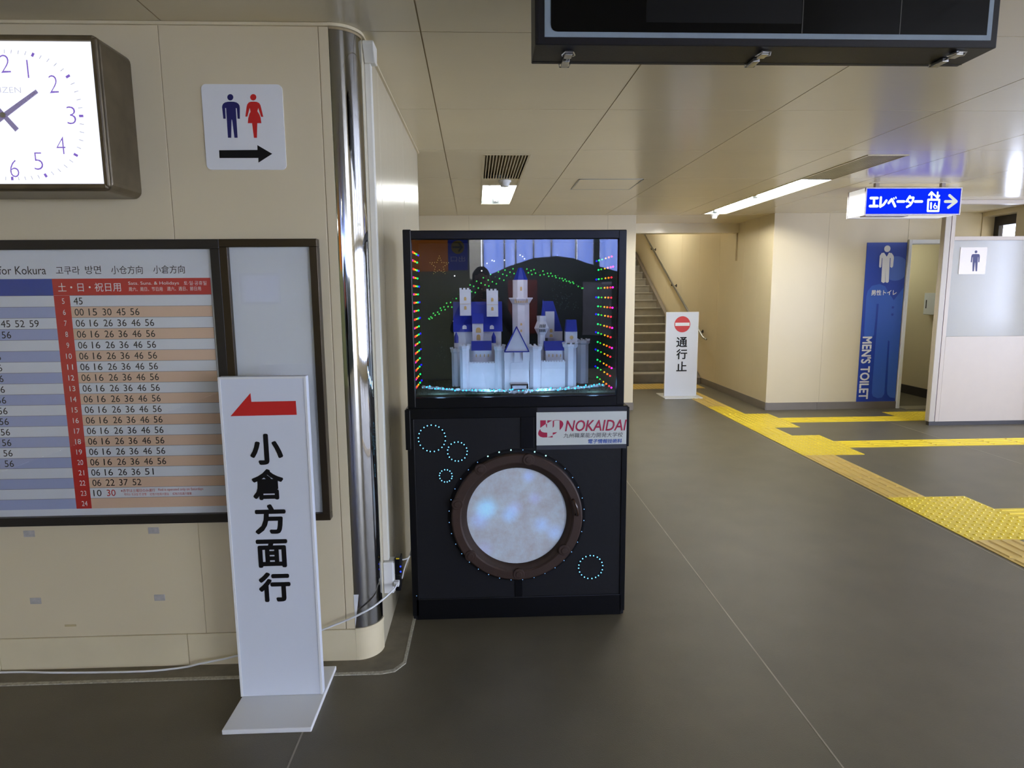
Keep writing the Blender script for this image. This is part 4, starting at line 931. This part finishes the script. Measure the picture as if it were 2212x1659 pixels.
# oriel turret to the right, with slim spire
ot, ox, orr, oz0, oz1 = oct_(1163, 1179, 724, 800, 3.12, 'oriel_turret')
a_, b_2, z0_, z1_ = rectY(1155, 1188, 695, 724, 3.12); zm = (z0_+z1_)/2; r2 = (b_2-a_)/2
MB().frust(ox, 3.155, z0_, zm, orr, r2, 8, math.pi/8).frust(ox, 3.155, zm, z1_, r2, orr*1.2, 8, math.pi/8).frust(ox, 3.155, z1_, z1_+.028, orr*1.15, orr*1.25, 8, math.pi/8).link('oriel', CASTLE, ot)
for i in range(4):
    x = ox-.012+.008*i; MB().prismY([(x, zm+.004), (x+.003, zm+.004), (x+.005, zm+.02), (x+.002, zm+.02)], 3.155-r2*.99, 3.155-r2*.85).prismY([(x+.001, zm-.018), (x+.004, zm-.018), (x+.003, zm-.004), (x, zm-.004)], 3.155-r2*.99, 3.155-r2*.80).link('slot', BLKI, ot)
MB().frust(ox+.008, 3.155, z1_+.028, onY(1173, 647, 3.12).z, orr*.5, .0008, 8).link('spire', CASTLER, ot)
# right keep
rk, a, b, zb_, zt_ = block(1184, 1215, 716, 760, 3.22, .1, 'keep', to_floor=True)
p = [onY(x, y, 3.22) for x, y in ((1174, 716), (1215.5, 716), (1195, 650.5), (1175, 650.5))]
MB().prismY([(q.x, q.z) for q in p], 3.225, 3.31).link('roof', CASTLER, rk)
q_, a, b, zb_, zt_ = block(1178.5, 1197.5, 673, 730, 3.2, .03, 'turret'); arch(q_, (a+b)/2+.006, zb_+.028, .007, .018, 3.2); arch(q_, (a+b)/2+.006, zb_+.004, .008, .016, 3.2)
q_, a, b, zb_, zt_ = block(1222, 1247, 716.5, 741, 3.075, .05, 'cube_tower'); MB().frust((a+b)/2, 3.10, zt_, onY(1235, 691, 3.08).z, (b-a)/2*1.4, (b-a)/2*1.15, 4, math.pi/4).link('roof', CASTLER, q_)
MB().cyl(((a+b)/2, 3.073, zt_-.028), ((a+b)/2, 3.076, zt_-.028), .009, 16).link('round_window', GOLD, q_)
# pebbles along the front and their blue lights
pm = []
for j in range(5):
    bm = bmesh.new(); bmesh.ops.create_icosphere(bm, subdivisions=2, radius=1); rr = random.Random(j)
    off = [Vector((rr.uniform(-1, 1), rr.uniform(-1, 1), rr.uniform(-1, 1))).normalized() for _ in range(6)]
    for v in bm.verts:
        for q in off: v.co -= q*max(0, v.co.dot(q)-.72)*.8
    me = bpy.data.meshes.new('pebble'); bm.to_mesh(me); bm.free(); me.materials.append(PEB); pm.append(me)
LBG = 'small white pebble in the line of stones along the front of the showcase floor'
rng = random.Random(11)
for i in range(130):
    u = i/129; x = -.315+.895*u+rng.uniform(-.004, .004); yc = 2.945+.16*(2*u-1)**2+rng.uniform(-.010, .024)
    s_ = rng.uniform(.006, .0115)
    if onZ(1102, 845, 1.09).x-.008 < x < onZ(1144, 845, 1.09).x+.008: yc = max(2.908, yc-.03)
    o_ = inst(pm[i % 5], 'pebble', (x, yc, 1.0935+s_*.5), None, rng.uniform(0, 6)); o_.scale = (s_*1.3, s_, s_*.8)
    o_['label'] = LBG; o_['category'] = 'pebble'; o_['group'] = 'pebbles along the showcase front'
ls = thing('light_string', 'string of tiny blue lights among the white pebbles in the showcase', 'light string', (.13, 2.93, 1.1))
MB().tube([(-.32+.9*i/40, 2.925+.16*(2*i/40-1)**2, 1.097) for i in range(41)], .001, 5).link('string_wire', WIRE, ls)
ledL = ico(.0042, emat('led_pool', (50, 190, 255), 3.5), 'led'); ledM = ico(.0026, emat('led_pool2', (120, 230, 255), 2), 'led')
for i in range(60):
    u = (i+rng.random()*.6)/60; x = -.32+.9*u; inst(ledL if i % 3 else ledM, 'led_bulb', (x, 2.922+.16*(2*u-1)**2+rng.uniform(-.010, .012), 1.1+rng.uniform(0, .012)), ls)

# ================================================================ HANGING DISPLAY
dp = thing('hanging_display', 'black box hanging from the ceiling with a grey-edged dark screen', 'display', (.88, 2.12, ZC))
dx0, dx1, dyf, dyb, dz = .158, 1.6, 2.035, 2.2, 2.3
MB().box(dx0, dx1, dyf, dyb, dz, 3.0 if False else ZC-.002).link('display_case', GRAN, dp, bevel=.003)
MB().box(dx0+.01, dx1-.01, dyf-.0015, dyf+.001, dz+.002, ZC-.004).link('front_frame', GRAN, dp)
a0 = onY(1176, 80, dyf-.003); a1 = onY(2141, 77, dyf-.003)
bz = MB(); bz.prismY([(a0.x, a0.z), (a1.x, a0.z), (a1.x, ZC-.02), (a0.x, ZC-.02)], dyf-.004, dyf-.0015); bz.link('bezel', BEZEL, dp, bevel=.001)
i0 = onY(1190, 68, dyf-.005); i1 = onY(2132, 68, dyf-.005)
MB().prismY([(i0.x+.02, i0.z), (i1.x, i0.z), (i1.x, ZC-.03), (i0.x, ZC-.03), (i0.x, i0.z+.02), (i0.x+.0015, i0.z+.012), (i0.x+.006, i0.z+.005), (i0.x+.012, i0.z+.0015)], dyf-.0055, dyf-.004).link('screen', SCREEN, dp)
p = onY(1396, 48, dyf-.006); q = onY(1731, 48, dyf-.006); MB().box(p.x, q.x, dyf-.0062, dyf-.0055, p.z, ZC-.031).link('screen_panel', SCREEN2, dp)
for x in (1733, 1944): p = onY(x, 60, dyf-.006); MB().box(p.x-.0015, p.x+.0015, dyf-.0064, dyf-.0055, i0.z, ZC-.031).link('screen_divider', mat('divider', (52, 48, 40), .4), dp)
MB().box(dx0+.002, dx1-.002, dyb-.022, dyb-.02, dz-.001, dz+.001).link('bottom_seam', BLKI, dp)
for (x, rot) in ((1224, .1), (1637, .5), (2047, .75)):
    c = onZ(x, 122, dz)
    lt = MB(); 
    lo = MB().box(c.x-.012, c.x+.012, c.y-.055, c.y-.018, dz-.014, dz-.001).link('latch_keeper', STEEL, dp, bevel=.002)
    MB().box(c.x-.011, c.x+.011, c.y+.008, c.y+.062, dz-.013, dz-.001).link('latch_lever', STEEL, dp, bevel=.002)
    MB().tube([(c.x-.016, c.y-.02, dz-.006), (c.x-.02, c.y-.045, dz-.012), (c.x-.012, c.y-.068, dz-.010), (c.x+.012, c.y-.068, dz-.010), (c.x+.02, c.y-.045, dz-.012), (c.x+.016, c.y-.02, dz-.006)], .0022, 6).tube([(c.x-.018, c.y+.055, dz-.004), (c.x-.016, c.y+.066, dz-.01), (c.x+.016, c.y+.066, dz-.01), (c.x+.018, c.y+.055, dz-.004)], .002, 6).cyl((c.x, c.y-.02, dz-.007), (c.x, c.y+.015, dz-.007), .003).link('latch_wire', STEEL, lo)

# ================================================================ ELEVATOR SIGN
es = thing('elevator_sign', 'blue lit hanging sign with white lettering, lift symbol and arrow', 'sign', (3.98, 5.9, 2.25))
ex0, ex1, ez0, ez1, ey0, ey1 = 3.522, 4.44, 2.256, 2.507, 5.9, 6.2
SILV = mat('sign_silver', (176, 170, 176), .35, .4)
frame(es, ex0, ex1, ez0, ez1, .012, ey0, ey0+.02, SILV); frame(es, ex0, ex1, ez0, ez1, .012, ey1-.02, ey1, SILV)
MB().box(ex0+.004, ex1-.004, ey0+.02, ey1-.02, ez0+.004, ez1-.004).link('sign_body', mat('sign_side', (224, 224, 228), .4, emit=(255, 255, 255), es=.5), es)
MB().box(ex0+.012, ex1-.012, ey0+.006, ey0+.012, ez0+.012, ez1-.012).link('lit_face', emat('lit_blue', (10, 40, 230), 1.25), es)
MB().box(ex0+.012, ex1-.012, ey1-.012, ey1-.006, ez0+.012, ez1-.012).link('lit_face', emat('lit_blue_back', (10, 40, 230), 1.0), es)
LITW = emat('lit_white', (225, 250, 255), 1.8)
Ye = ey0+.0045; k = Ink(Ye)
def pe(x, y): p = onY(1820+x/5.643, 380+y/5.643, Ye); return (p.x, p.z)
def se(pts_, w_): 
    for q in stroke([pe(*p) for p in pts_], w_/5.643/FPX*5.9): k.poly(q)
se([(345, 270), (425, 270)], 32); se([(385, 270), (382, 368)], 28); se([(335, 368), (425, 368)], 32)
se([(468, 262), (460, 375), (500, 350), (535, 300)], 28)
se([(562, 330), (600, 285), (640, 370)], 30); se([(625, 268), (632, 282)], 14); se([(648, 258), (655, 272)], 14)
se([(672, 312), (750, 312)], 30); se([(885, 312), (968, 312)], 30)
se([(820, 248), (780, 310)], 26); se([(820, 265), (865, 265), (855, 310), (825, 355), (785, 378)], 26); se([(800, 310), (835, 335)], 22)
se([(1085, 270), (1085, 200)], 22); se([(1055, 232), (1085, 198), (1118, 232)], 22); se([(1160, 200), (1158, 265)], 20); se([(1130, 238), (1158, 270), (1180, 240)], 20)
se([(1045, 290), (1180, 290), (1168, 428), (1038, 428), (1045, 290)], 24)
se([(1080, 330), (1078, 395)], 22); se([(1130, 335), (1112, 375)], 14); se([(1110, 375), (1120, 395), (1145, 395), (1150, 370), (1130, 360)], 12)
k.link('lit_lettering', LITW, es)
k = Ink(Ye); se([(1252, 312), (1385, 312)], 34); se([(1305, 238), (1388, 312), (1290, 385)], 34); k.link('arrow', emat('lit_arrow', (225, 232, 225), 1.0), es)
MB().box(ex0+.03, ex0+.44, ey0+.03, ey0+.12, ez0-.006, ez0+.004).link('bottom_cover', SILV, es)
for x in (1896, 2039):
    p = onY(x, 398, ey0+.05); MB().box(p.x-.018, p.x+.018, ey0+.05, ey0+.085, ez1, ZC).link('hanger', mat('hanger', (128, 116, 104), .4, .3), es)
MB().box(ex0+.08, ex1-.08, ey0+.045, ey0+.09, ZC-.004, ZC).link('ceiling_plate', GREYM, es)

# ================================================================ TOILET BANNER
tb_ = thing('toilet_banner', 'tall blue poster with white man figure beside the toilet doorway', 'poster', (5.2, 8.16, .09))
BB = mat('banner_blue', (22, 62, 168), .4); BB2 = mat('banner_blue_mid', (52, 98, 196), .4); BB3 = mat('banner_blue_pale', (70, 104, 190), .4)
bx0, bx1, bz0, bz1 = 4.932, 5.462, .092, 2.181
MB().box(bx0, bx1, 8.152, 8.159, bz0, bz1).link('banner_sheet', BB, tb_)
Yb = 8.1505
def p5(x, y): p = onY(1820+x/4.88, 600+y/4.88, Yb); return (min(p.x, bx1-.002), p.z)
k = Ink(Yb); 
k.poly([p5(*q) for q in [(390, 65), (450, 90), (480, 150), (540, 235), (600, 160), (650, 100), (645, 200), (600, 900), (575, 1270), (550, 1268), (500, 1262), (472, 1230), (468, 1180), (495, 670), (480, 660), (440, 1225), (415, 1262), (370, 1270), (320, 1250), (308, 1215), (315, 1100), (352, 640), (365, 280), (330, 600), (300, 650), (230, 640), (228, 560), (250, 200), (265, 140), (310, 85)]])
k.link('ghost_figure', BB2, tb_)
k = Ink(Yb-.001); c = onY(1935, 580, Yb); pts_ = [(min(bx1-.002, c.x+.17*math.cos(i*.2244)), c.z+.158*math.sin(i*.2244)) for i in range(28)]; k.poly(pts_); k.link('ghost_head', BB3, tb_)
k = Ink(Yb-.0015)
for x, y in ((530, 312), (525, 388)): a = p5(x, y); k.disc(a[0], a[1], .016, 14)
k.poly([p5(*q) for q in [(360, 275), (380, 275), (352, 640), (332, 640)]]); k.link('ghost_detail', BB, tb_)
k = Ink(Yb-.002)
def p4(x, y): p = onY(1820+x/5.643, 380+y/5.643, Yb); return (p.x, p.z)
a = p4(545, 888); k.disc(a[0], a[1], .042, 28)
k.poly([p4(*q) for q in [(475, 940), (505, 935), (538, 985), (565, 935), (600, 942), (622, 975), (624, 1000), (615, 1100), (600, 1122), (580, 1110), (585, 1000), (576, 1000), (562, 1290), (545, 1305), (522, 1295), (524, 1120), (518, 1295), (495, 1306), (470, 1290), (486, 1000), (480, 1000), (470, 1110), (455, 1122), (444, 1105), (452, 975)]])
k.link('white_figure', INKW, tb_); k = Ink(Yb-.002); k.pxtext('男性トイレ', 1882, 1937, 626, 638, bold=.03)
p = onY(1869, 795, Yb); k.text("MEN'S TOILET", onY(1858.5, 795, Yb).x, onY(1880, 795, Yb).x, onY(1866, 862, Yb).z, onY(1872, 727, Yb).z, bold=.03, rot=1)
k.link('white_lettering', INKW, tb_)

# ================================================================ PARTITION
pa = thing('toilet_partition', 'cream screen partition with frosted glass before the toilet entrance', 'partition', (5.7, 7.05, 0))
MB().box(5.132, 5.2, 7.03, 7.10, .045, 2.556).link('post', GREYM, pa, bevel=.006)
MB().box(5.205, 5.25, 7.03, 7.09, .045, 2.556).link('post', PARTM, pa, bevel=.002)
MB().box(5.2, 5.205, 7.035, 7.09, .045, 2.556).link('joint', mat('purple_joint', (88, 62, 96), .5), pa)
MB().box(5.25, 6.437, 7.03, 7.09, .045, 1.035).link('lower_panel', PARTM, pa, bevel=.003)
MB().box(5.25, 6.437, 7.03, 7.09, 2.115, 2.158).link('rail', PARTM, pa, bevel=.002)
MB().box(5.25, 6.437, 7.03, 7.09, 2.51, 2.556).link('rail', PARTM, pa, bevel=.002)
MB().box(5.25, 6.437, 7.05, 7.056, 1.035, 2.115).link('frosted_pane', FROST, pa)
MB().box(5.14, 6.437, 7.035, 7.085, 0, .045).link('plinth', DSKIRT, pa)
tp_ = thing('toilet_pictogram', 'small pale square sign with blue man on the frosted partition', 'sign', (5.49, 7.04, 1.74))
MB().box(5.342, 5.652, 7.044, 7.0495, 1.74, 2.038).link('sign_plate', mat('plate_cream', (228, 220, 212), .4), tp_)
k = Ink(7.0435)
q = onY(2106.5, 564, 7.0435); man(k, q.x, onY(2107, 541, 7.0435).z, (onY(2107, 541, 7.0435).z-onY(2103, 586, 7.0435).z), .10); k.link('man_figure', NAVY, tp_)
# photographer, mirrored in the showcase glass
def skin_body(name, joints, bones, m_, parent, sub=2):
    me = bpy.data.meshes.new(name); L = BASE[parent]
    me.from_pydata([Vector(j[0])-L for j in joints], bones, []); o = bpy.data.objects.new(name, me); COL.objects.link(o); o.parent = parent; BASE[o] = L
    sk_ = o.modifiers.new('skin', 'SKIN'); sk_.use_smooth_shade = True
    if not me.skin_vertices: 
        bpy.context.view_layer.update()
    for i, j in enumerate(joints):
        r = j[1]; me.skin_vertices[0].data[i].radius = r if isinstance(r, tuple) else (r, r)
    me.skin_vertices[0].data[0].use_root = True
    s_ = o.modifiers.new('sub', 'SUBSURF'); s_.levels = sub; s_.render_levels = sub
    dg = bpy.context.evaluated_depsgraph_get(); dg.update()
    m2 = bpy.data.meshes.new_from_object(o.evaluated_get(dg)); o.modifiers.clear(); o.data = m2; m2.materials.clear(); m2.materials.append(m_)
    for p in m2.polygons: p.use_smooth = True
    return o
SKIN = mat('skin', (196, 150, 124), .5); CLOTH = mat('black_clothes', (22, 22, 26), .8); TROU = mat('dark_trousers', (30, 32, 42), .8); HAIR = mat('hair', (18, 15, 14), .5)
pr = thing('person', 'person with short dark hair in black top holding a camera to the face', 'person', (-.05, -.3, 0))
hx, hy, hz = -.045, -.27, 1.685
J = [((hx, -.33, .95), (.15, .11)), ((hx, -.34, 1.15), (.14, .10)), ((hx, -.34, 1.36), (.165, .11)), ((hx, -.335, 1.45), (.085, .075)), ((hx, -.325, 1.485), (.06, .058)),
     ((hx-.19, -.33, 1.41), .06), ((hx-.27, -.24, 1.20), .046), ((hx-.13, -.12, 1.42), .034), ((hx-.07, -.10, 1.50), .028),
     ((hx+.19, -.33, 1.41), .06), ((hx+.30, -.24, 1.20), .046), ((hx+.21, -.12, 1.42), .034), ((hx+.16, -.10, 1.50), .028),
     ((hx-.09, -.33, .88), .095), ((hx-.11, -.31, .48), .062), ((hx-.11, -.35, .10), .042), ((hx-.115, -.30, .06), .04),
     ((hx+.09, -.33, .88), .095), ((hx+.11, -.31, .48), .062), ((hx+.11, -.35, .10), .042), ((hx+.115, -.30, .06), .04)]
B_ = [(0, 1), (1, 2), (2, 3), (3, 4), (2, 5), (5, 6), (6, 7), (7, 8), (2, 9), (9, 10), (10, 11), (11, 12), (0, 13), (13, 14), (14, 15), (15, 16), (0, 17), (17, 18), (18, 19), (19, 20)]
bo = skin_body('body', J, B_, CLOTH, pr)
def ellip(cx, cy, cz, rx, ry, rz, cut=None, n=20, m_=12, jaw=0):
    mb = MB()
    for i in range(m_+1):
        t_ = math.pi*i/m_
        for k_ in range(n):
            p_ = 2*math.pi*k_/n; x = math.sin(t_)*math.cos(p_); y = math.sin(t_)*math.sin(p_); z = math.cos(t_)
            s_ = 1-jaw*max(0, -z)**1.5
            mb.v.append((cx+rx*x*s_, cy+ry*y*s_, cz+rz*z))
    for i in range(m_):
        for k_ in range(n): mb.f.append((i*n+k_, (i+1)*n+k_, (i+1)*n+(k_+1) % n, i*n+(k_+1) % n))
    return mb
MB().cyl((hx, -.325, 1.46), (hx, -.285, 1.64), .056, 20, .052).link('neck', SKIN, pr, smooth=True)
for s_ in (-1, 1):
    sh = ellip(hx+s_*.115, -.26, .045, .045, .125, .045, n=18, m_=10); sh.v = [(v[0], v[1], max(v[2], .001)) for v in sh.v]; sh.link('shoe', BLKT, pr, smooth=True)
hd = ellip(hx, hy, hz, .076, .095, .115, jaw=.35)
hd.prismX([(hy+.09, hz+.01), (hy+.118, hz-.03), (hy+.088, hz-.035)], hx-.013, hx+.013)
for s_ in (-1, 1):
    q_ = ellip(hx+s_*.077, hy-.005, hz-.01, .012, .022, .032, n=10, m_=6); hd.add(q_.v, q_.f)
hd.link('head', SKIN, pr, smooth=True)
hm = ellip(hx, hy-.016, hz+.022, .086, .102, .11, n=24, m_=14)
hm.f = [f_ for f_ in hm.f if not all(hm.v[i][1] > hy+.045 and hm.v[i][2] < hz+.06 for i in f_) and not all(hm.v[i][2] < hz-.06 for i in f_)]
hm.link('hair', HAIR, pr, smooth=True)
mo = ellip(hx, hy+.085, hz-.062, .022, .01, .006, n=12, m_=6).link('mouth', mat('lips', (150, 90, 84), .5), pr, smooth=True)
for s_ in (-1, 1):
    ellip(hx+s_*.031, hy+.083, hz+.005, .014, .008, .006, n=12, m_=6).link('eye', BLACK, pr, smooth=True)
    bx_ = hx+.045+s_*.075
    P0 = (hx+(-.07 if s_ < 0 else .16), -.10, 1.50)
    pj = [(P0, .028), ((bx_, -.085, 1.535), (.034, .018))]
    pe_ = [(0, 1)]
    for f_ in range(4):
        zz = 1.575-.019*f_; n0 = len(pj); Ln = (.9, 1, .95, .78)[f_]
        pj += [((bx_-s_*.005, -.075, zz), .0095), ((bx_-s_*.02*Ln, -.045, zz), .0085), ((bx_-s_*.045*Ln, -.042, zz-.002), .0078)]; pe_ += [(1, n0), (n0, n0+1), (n0+1, n0+2)]
    n0 = len(pj); pj += [((bx_-s_*.01, -.11, 1.53), .011), ((bx_-s_*.035, -.115, 1.525), .009)]; pe_ += [(1, n0), (n0, n0+1)]
    skin_body('hand', pj, pe_, SKIN, pr, 1)
ph = thing('camera_body', 'black compact camera held by the person behind the viewpoint', 'camera', (0, -.07, 1.5))
MB().box(-.058, .058, -.095, -.05, 1.512, 1.582).link('camera_shell', BLKT, ph, bevel=.004); MB().cyl((0, -.05, 1.55), (0, -.025, 1.55), .026, 28).cyl((0, -.05, 1.55), (0, -.03, 1.55), .031, 28).link('lens_barrel', BLKT, ph)
MB().box(-.014, .014, -.09, -.055, 1.582, 1.592).link('hot_shoe', STEEL, ph)
# small things around the doorway
bxx = onX(2022, 657, 6.44)
t = thing('towel_dispenser', 'white box with a dark slot on the wall inside the toilet doorway', 'dispenser', (6.42, bxx.y, bxx.z))
MB().box(6.35, 6.44, bxx.y-.16, bxx.y+.13, bxx.z-.15, bxx.z+.16).link('dispenser_body', WHITES, t, bevel=.006); MB().box(6.347, 6.351, bxx.y+.07, bxx.y+.085, bxx.z-.06, bxx.z+.06).link('slot', BLACK, t)
# exit sign and posters behind the camera, seen mirrored in the showcase
ex = thing('exit_sign', 'yellow and blue exit sign with arrow on the wall behind the camera', 'sign', (-.9, -6, 2))
MB().box(-1.6, -.69, -6, -5.96, 1.98, 2.55).link('yellow_panel', mat('sign_amber', (190, 120, 30), .5, emit=(190, 110, 20), es=1.2), ex)
MB().box(-.68, -.33, -6, -5.95, 2.0, 2.555).link('blue_panel', mat('sign_blue_dim', (20, 40, 150), .5, emit=(20, 40, 160), es=1.2), ex)
def back(pts_): return pts_
k = Ink(-5.945, u=(-1, 0, 0)); k.o = Vector((-.505, -5.945, 0)); k.disc(0, 2.41, .12); k.link('yellow_disc', YEL, ex)
k = Ink(0, u=(-1, 0, 0)); k.o = Vector((-.505, -5.94, 0))
for q in stroke([(-.08, 2.41), (.08, 2.41)], .03)+stroke([(-.02, 2.48), (-.08, 2.41), (-.02, 2.34)], .03): k.poly(q)
k.link('arrow', BLACK, ex)
k = Ink(0, u=(-1, 0, 0)); k.o = Vector((-.505, -5.94, 0)); k.text('出口', -.13, .13, 2.15, 2.25); k.link('lettering', INKW, ex)
for x, z, c_, lb_ in ((.75, 1.3, (120, 50, 40), 'red poster on the dark platform wall behind the camera'), (2.3, 1.25, (110, 108, 120), 'grey poster on the dark platform wall behind the camera')):
    t = thing('poster', lb_, 'poster', (x, -7.39, z)); MB().box(x-.3, x+.3, -7.395, -7.385, z-.55, z+.55).link('poster_sheet', mat('poster_'+str(x), c_, .5, noise=.4, nscale=5), t)
cn = thing('platform_screen', 'ribbed blue plastic screen over the platform wall behind the camera', 'screen', (1, -7.9, 1.7))
PC = bpy.data.materials.new('blue_polycarbonate'); PC.use_nodes = True; nt = PC.node_tree; nt.nodes.clear()
t_ = nt.nodes.new('ShaderNodeBsdfTranslucent'); t_.inputs[0].default_value = (.35, .46, .8, 1); tr_2 = nt.nodes.new('ShaderNodeBsdfTransparent'); tr_2.inputs[0].default_value = (.65, .7, .9, 1)
mx_ = nt.nodes.new('ShaderNodeMixShader'); nz = nt.nodes.new('ShaderNodeTexNoise'); nz.inputs['Scale'].default_value = 2.5; mpp = nt.nodes.new('ShaderNodeMapping'); mpp.inputs['Scale'].default_value = (2.5, 1, .4); tcc = nt.nodes.new('ShaderNodeTexCoord')
oo = nt.nodes.new('ShaderNodeOutputMaterial'); nt.links.new(tcc.outputs['Object'], mpp.inputs[0]); nt.links.new(mpp.outputs[0], nz.inputs['Vector']); nt.links.new(nz.outputs['Fac'], mx_.inputs[0]); nt.links.new(t_.outputs[0], mx_.inputs[1]); nt.links.new(tr_2.outputs[0], mx_.inputs[2]); nt.links.new(mx_.outputs[0], oo.inputs[0])
for i, (a, b) in enumerate(((-.05, .38), (.41, .62), (.65, 1.0), (1.03, 1.38), (1.41, 1.9), (1.95, 2.29), (2.43, 3.6))):
    MB().box(a, b, -7.9, -7.89, 1.7, 4.2).link('canopy_sheet', PC, cn)
for x in (-.06, .395, .635, 1.015, 1.395, 1.92): MB().box(x-.015, x+.015, -7.93, -7.88, 1.7, 4.2).link('canopy_rib', STEEL, cn)
MB().box(2.3, 2.42, -7.95, -7.85, 1.5, 4.2).link('canopy_post', HOUT, cn)
MB().box(-.8, -.1, -7.95, -7.9, 1.6, 4.2).link('canopy_end', GREYM, cn)
